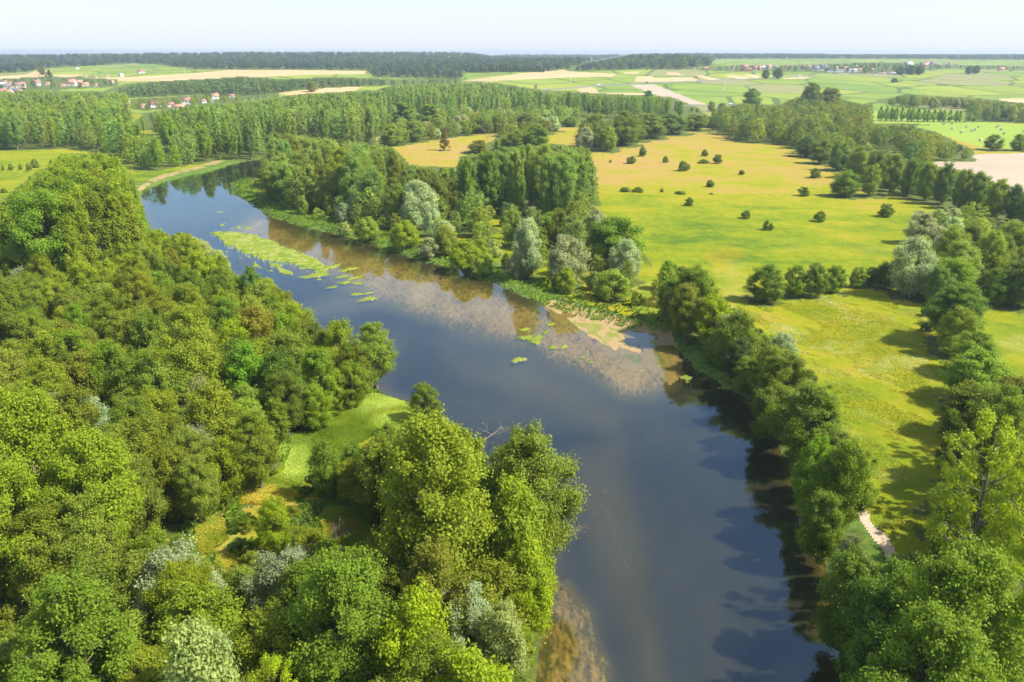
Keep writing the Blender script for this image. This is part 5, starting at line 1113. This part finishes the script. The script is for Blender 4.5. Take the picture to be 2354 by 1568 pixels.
# ------------------------------------------------------------------ vehicles, masts, bales, fences
M_white = flat_mat('white paint', (.8, .8, .8), .35, .02); M_darkp = flat_mat('dark paint', (.06, .07, .09), .35, .02); M_green = flat_mat('green paint', (.05, .35, .22), .5, .05); M_rub = flat_mat('rubber', (.03, .03, .03), .9, .05); M_steel = flat_mat('galvanised steel', (.55, .55, .56), .5, .1); M_wood = flat_mat('weathered wood', (.3, .24, .18), .9, .2)
def car_meshes(van, mat):
    b = Geo(); L, Wd, H = (5.2, 2.0, 2.1) if van else (4.3, 1.8, 1.45)
    prof = [(-L / 2, .35), (L / 2, .35), (L / 2, .95), (L / 2 - .5, 1.05), (L / 2 - (1.1 if van else 1.5), H), (-L / 2 + (.15 if van else .9), H), (-L / 2, 1.1)]
    n = len(prof); V = [(x, y, z) for y in (-Wd / 2, Wd / 2) for x, z in prof]
    me = bpy.data.meshes.new('body'); me.from_pydata(V, [], [tuple(range(n)), tuple(range(2 * n - 1, n - 1, -1))] + [(i, n + i, n + (i + 1) % n, (i + 1) % n) for i in range(n)]); me.materials.append(mat)
    w = Geo(); w.tube([(0, -.1, 0), (0, .1, 0)], [.34, .34], 12); w.tube([(0, -.1, 0), (0, -.11, 0)], [.34, .02], 12)
    gl = Geo(); x1 = L / 2 - (1.1 if van else 1.5)
    gl.box(x1 - 1.0, x1 - .1, -Wd / 2 - .01, Wd / 2 + .01, 1.12, H - .18)
    return me, w.mesh('wheel', M_rub), gl.mesh('window', M_win), L, Wd
CARS = [(1377, 197.2, 1, M_white, 'white van driving on the far road, left of the dark car'), (1487, 190.6, 0, M_darkp, 'dark car on the far road above the grey field'), (1838, 175.8, 1, M_white, 'white van on the far road near the village'), (1948, 171.6, 0, M_white, 'white car on the road in front of the long barn'), (1680, 240.2, 0, M_white, 'white car on the small road by the wood'), (2324, 164.5, 1, M_green, 'green van beside the track at the far right')]
for x, y, van, mat, lb in CARS:
    X, Y, z = ground_at(x, y); me, wh, gl, L, Wd = car_meshes(van, mat)
    root = link('van' if van else 'car', None, label=lb, category='van' if van else 'car'); root.location = (X, Y, z + .05); root.rotation_euler.z = .25; root.scale = (1.25,) * 3
    link('body', me, root); link('window', gl, root)
    for sx in (-1, 1):
        for sy in (-1, 1):
            w = link('wheel', wh, root); w.location = (sx * L * .31, sy * Wd * .46, .34)
def mast(x, yt, yb, label, fan, box):
    X, Y, z = ground_at(x, yb); v = (CY - yt) / F; h = HC + (-SP + v * CP) * (Y / (CP + v * SP)) - z
    root = link('frost_fan_mast' if fan else 'utility_mast', None, label=label, category='mast'); root.location = (X, Y, z)
    g = Geo()
    if fan: g.tube([(0, 0, 0), (0, 0, h)], [.32, .22], 8)
    else:
        for sx in (-1, 1):
            for sy in (-1, 1): g.tube([(sx * .5, sy * .5, 0), (sx * .15, sy * .15, h)], [.09, .07], 4)
        for k in range(6):
            zz = h * k / 6; q = .5 - .35 * k / 6; g.tube([(-q, -q, zz), (q, -q, zz + h / 6)], [.06, .06], 4); g.tube([(q, q, zz), (-q, q, zz + h / 6)], [.06, .06], 4)
        g.box(-1.6, 1.6, -.08, .08, h * .93, h * .96)
    link('mast', g.mesh('mast', M_white if fan else M_steel), root)
    if fan:
        for s in (0, 1):
            b = Geo(); b.add([(0, -.03, -.12), (2.6, -.03, -.25), (2.6, .03, .2), (0, .03, .12)], [(0, 1, 2, 3)]); b.add([(0, .03, -.12), (2.6, .05, -.25), (2.6, .08, .2), (0, .05, .12)], [(3, 2, 1, 0)])
            o = link('fan_blade', b.mesh('fan_blade', M_white), root); o.location = (0, -.35, h); o.rotation_euler = (0, s * math.pi + .4, 0)
    if box:
        b = Geo(); b.box(-2.4, -.6, -.9, .9, 0, 1.7); b.box(-2.5, -.5, -1.0, 1.0, 1.7, 1.85); link('engine_cabinet', b.mesh('engine_cabinet', M_white), root)
for a in [(1312, 171, 186, 'white fan mast in the left part of the vineyards', 1, 1), (1665, 190, 207.5, 'white fan mast with cabinet right of the grey field', 1, 1), (1684, 160.5, 168.5, 'small fan mast in front of the red barn', 1, 0), (1947, 187, 206.5, 'lattice mast with cabinet above the wood', 0, 1), (2229, 165, 181, 'white fan mast right of the dark round clump', 1, 1),
          (2283, 188, 207, 'grey lattice mast in the right-hand vineyards', 0, 0), (1335, 202, 216.5, 'thin mast by the striped vine plot', 0, 0), (426, 153, 176, 'lattice pylon in the stubble below the ridge', 0, 0)]: mast(*a)
def hay():
    g = Geo(); k = 20
    g.tube([(0, -.66, 0), (0, -.6, 0), (0, .6, 0), (0, .66, 0)], [.70, .78, .78, .70], k); g.tube([(0, -.66, 0), (0, -.67, 0)], [.70, .01], k); g.tube([(0, .66, 0), (0, .67, 0)], [.70, .01], k)
    return g.mesh('hay_bale', flat_mat('pale straw', (.62, .52, .42), .9, .2, 4), smooth_sh=True)
hm = hay()
BALES = [(1665, 743), (1735, 740), (1743, 783), (1815, 815), (1866, 766), (1909, 801), (1934, 792), (1969, 768), (2120, 768), (2140, 758), (2157, 791), (2182, 826), (2146, 862), (1981, 884), (2350, 808)]
BLAB = ['leftmost hay bale of the mown field, at the wood edge', 'hay bale right of the leftmost one, at the top', 'hay bale below the two top left ones', 'hay bale at the front left, by the hedge', 'upper bale of the middle three', 'lower left bale of a touching pair', 'upper right bale of a touching pair', 'bale right of the touching pair', 'left bale of the close pair at the top right', 'right bale of the close pair at the top right', 'bale under the close pair at the top right', 'bale on the right of the field, above the lowest', 'lowest bale on the right, near the tree', 'lowest bale on the left, half behind the hedge', 'bale at the right edge of the photograph']
for (zx, zy), lb in zip(BALES, BLAB):
    X, Y, z = ground_at(1723.2 + .2679 * zx, 86.2 + .2679 * (zy + 6)); o = link('hay_bale', hm, label=lb, category='hay bale', group='round hay bales on the mown field')
    o.location = (X, Y, z + .98); o.rotation_euler.z = random.uniform(-.6, .6); o.scale = (1.3, 1.3, 1.3)
def fence(x0, y0, x1, y1, n, label):
    A = ground_at(x0, y0); B = ground_at(x1, y1); root = link('wooden_fence', None, label=label, category='fence'); root.location = A
    dx, dy = B[0] - A[0], B[1] - A[1]; pm = Geo(); pm.box(-.07, .07, -.07, .07, -.2, 1.15); pmm = pm.mesh('post', M_wood)
    for i in range(n): p = link('post', pmm, root); p.location = (dx * i / (n - 1), dy * i / (n - 1), 0)
    for h in (.5, .95):
        r = Geo(); r.tube([(0, -.09, h), (dx, dy - .09, h)], [.045, .045], 5); link('rail', r.mesh('rail', M_wood), root)
fence(1478, 588, 1497, 612, 9, 'short wooden fence at the meadow corner behind the silvery willow')
fence(1700, 688, 1768, 694, 16, 'wooden fence at the foot of the dark hedge-end tree')
fence(2046, 497, 2044, 497.4, 2, 'single pair of posts left of the roundest meadow bush') if False else None
print('things', round(time.time() - T0, 1))

# ------------------------------------------------------------------ sky, sun, air, camera
SUN_EL, SUN_AZ = math.radians(49), math.radians(103)      # azimuth from +Y towards +X
w = bpy.data.worlds.new('World'); scene.world = w; w.use_nodes = True
nt = w.node_tree; nt.nodes.clear()
out = nt.nodes.new('ShaderNodeOutputWorld'); bg = nt.nodes.new('ShaderNodeBackground'); bg.inputs['Strength'].default_value = .125
sky = nt.nodes.new('ShaderNodeTexSky'); sky.sky_type = 'NISHITA'; sky.sun_disc = False; sky.sun_elevation = SUN_EL; sky.sun_rotation = SUN_AZ; sky.dust_density = 1.2; sky.air_density = 1.0; sky.ozone_density = 2.0
tc = nt.nodes.new('ShaderNodeTexCoord'); sep = nt.nodes.new('ShaderNodeSeparateXYZ'); nt.links.new(tc.outputs['Generated'], sep.inputs[0])
def wm_(op, a, b=0.0, cl=False):
    m = nt.nodes.new('ShaderNodeMath'); m.operation = op; m.use_clamp = cl
    for s_, v_ in zip(m.inputs, (a, b)):
        if isinstance(v_, bpy.types.NodeSocket): nt.links.new(v_, s_)
        else: s_.default_value = v_
    return m.outputs[0]
zc = wm_('MAXIMUM', sep.outputs[2], .04)
cmb = nt.nodes.new('ShaderNodeCombineXYZ'); nt.links.new(wm_('DIVIDE', sep.outputs[0], zc), cmb.inputs[0]); nt.links.new(wm_('DIVIDE', sep.outputs[1], zc), cmb.inputs[1])
nz = nt.nodes.new('ShaderNodeTexNoise'); nz.inputs['Scale'].default_value = 1.2; nz.inputs['Detail'].default_value = 6; nz.inputs['Roughness'].default_value = .55; nz.inputs['Distortion'].default_value = .5; nt.links.new(cmb.outputs[0], nz.inputs['Vector'])
cl_ = wm_('MULTIPLY', wm_('SUBTRACT', nz.outputs['Fac'], .44), 4.5, True)
hz_ = wm_('MULTIPLY', wm_('SUBTRACT', sep.outputs[2], .10), 5.0, True)
cf = wm_('MULTIPLY', wm_('MULTIPLY', cl_, hz_), .65)
hw = wm_('SUBTRACT', 1.0, wm_('MULTIPLY', sep.outputs[2], 6.0, True), True)      # pale haze of the horizon
mx = nt.nodes.new('ShaderNodeMix'); mx.data_type = 'RGBA'; nt.links.new(cf, mx.inputs[0]); nt.links.new(sky.outputs[0], mx.inputs[6]); mx.inputs[7].default_value = (5.0, 5.1, 5.3, 1)
mh = nt.nodes.new('ShaderNodeMix'); mh.data_type = 'RGBA'; nt.links.new(wm_('MULTIPLY', hw, .8), mh.inputs[0]); nt.links.new(mx.outputs[2], mh.inputs[6]); mh.inputs[7].default_value = (4.75, 5.1, 5.6, 1)
nt.links.new(mh.outputs[2], bg.inputs['Color']); nt.links.new(bg.outputs[0], out.inputs['Surface'])

sd = bpy.data.lights.new('sun', 'SUN'); sd.energy = 5.0; sd.angle = math.radians(.55); sd.color = (1, .94, .84)
so = bpy.data.objects.new('sun', sd); COL.objects.link(so)
dv = (math.cos(SUN_EL) * math.sin(SUN_AZ), math.cos(SUN_EL) * math.cos(SUN_AZ), math.sin(SUN_EL))
import mathutils
so.rotation_euler = mathutils.Vector(dv).to_track_quat('Z', 'Y').to_euler(); so.location = (200, -50, 200)

hzm = bpy.data.materials.new('haze air'); hzm.use_nodes = True; hn = hzm.node_tree; hn.nodes.clear()
ho = hn.nodes.new('ShaderNodeOutputMaterial'); hv = hn.nodes.new('ShaderNodeVolumePrincipled'); hv.inputs['Color'].default_value = (.66, .82, 1, 1); hv.inputs['Density'].default_value = 1.15e-4; hv.inputs['Anisotropy'].default_value = .2
hn.links.new(hv.outputs[0], ho.inputs['Volume'])
if HAZE:
    hb = Geo(); hb.box(-8800, 8800, -2600, 9300, -4, 75); link('haze', hb.mesh('haze', hzm), kind='stuff')

cam = bpy.data.cameras.new('camera'); cam.sensor_width = 36; cam.sensor_fit = 'HORIZONTAL'; cam.lens = 36 * F / 2354; cam.clip_start = .5; cam.clip_end = 30000
co = bpy.data.objects.new('camera', cam); COL.objects.link(co); co.location = (0, 0, HC); co.rotation_euler = (math.pi / 2 - PITCH, 0, 0); scene.camera = co
scene.view_settings.view_transform = 'Standard'; scene.view_settings.look = 'None'; scene.view_settings.exposure = .74; scene.view_settings.gamma = 1
scene.render.engine = 'CYCLES'; cy = scene.cycles
cy.max_bounces = 6; cy.diffuse_bounces = 3; cy.glossy_bounces = 2; cy.transmission_bounces = 3; cy.transparent_max_bounces = 6; cy.volume_bounces = 0
cy.use_denoising = True; cy.caustics_reflective = False; cy.caustics_refractive = False; cy.use_adaptive_sampling = True; cy.adaptive_threshold = .02
cy.sample_clamp_indirect = 6
print('done', round(time.time() - T0, 1))
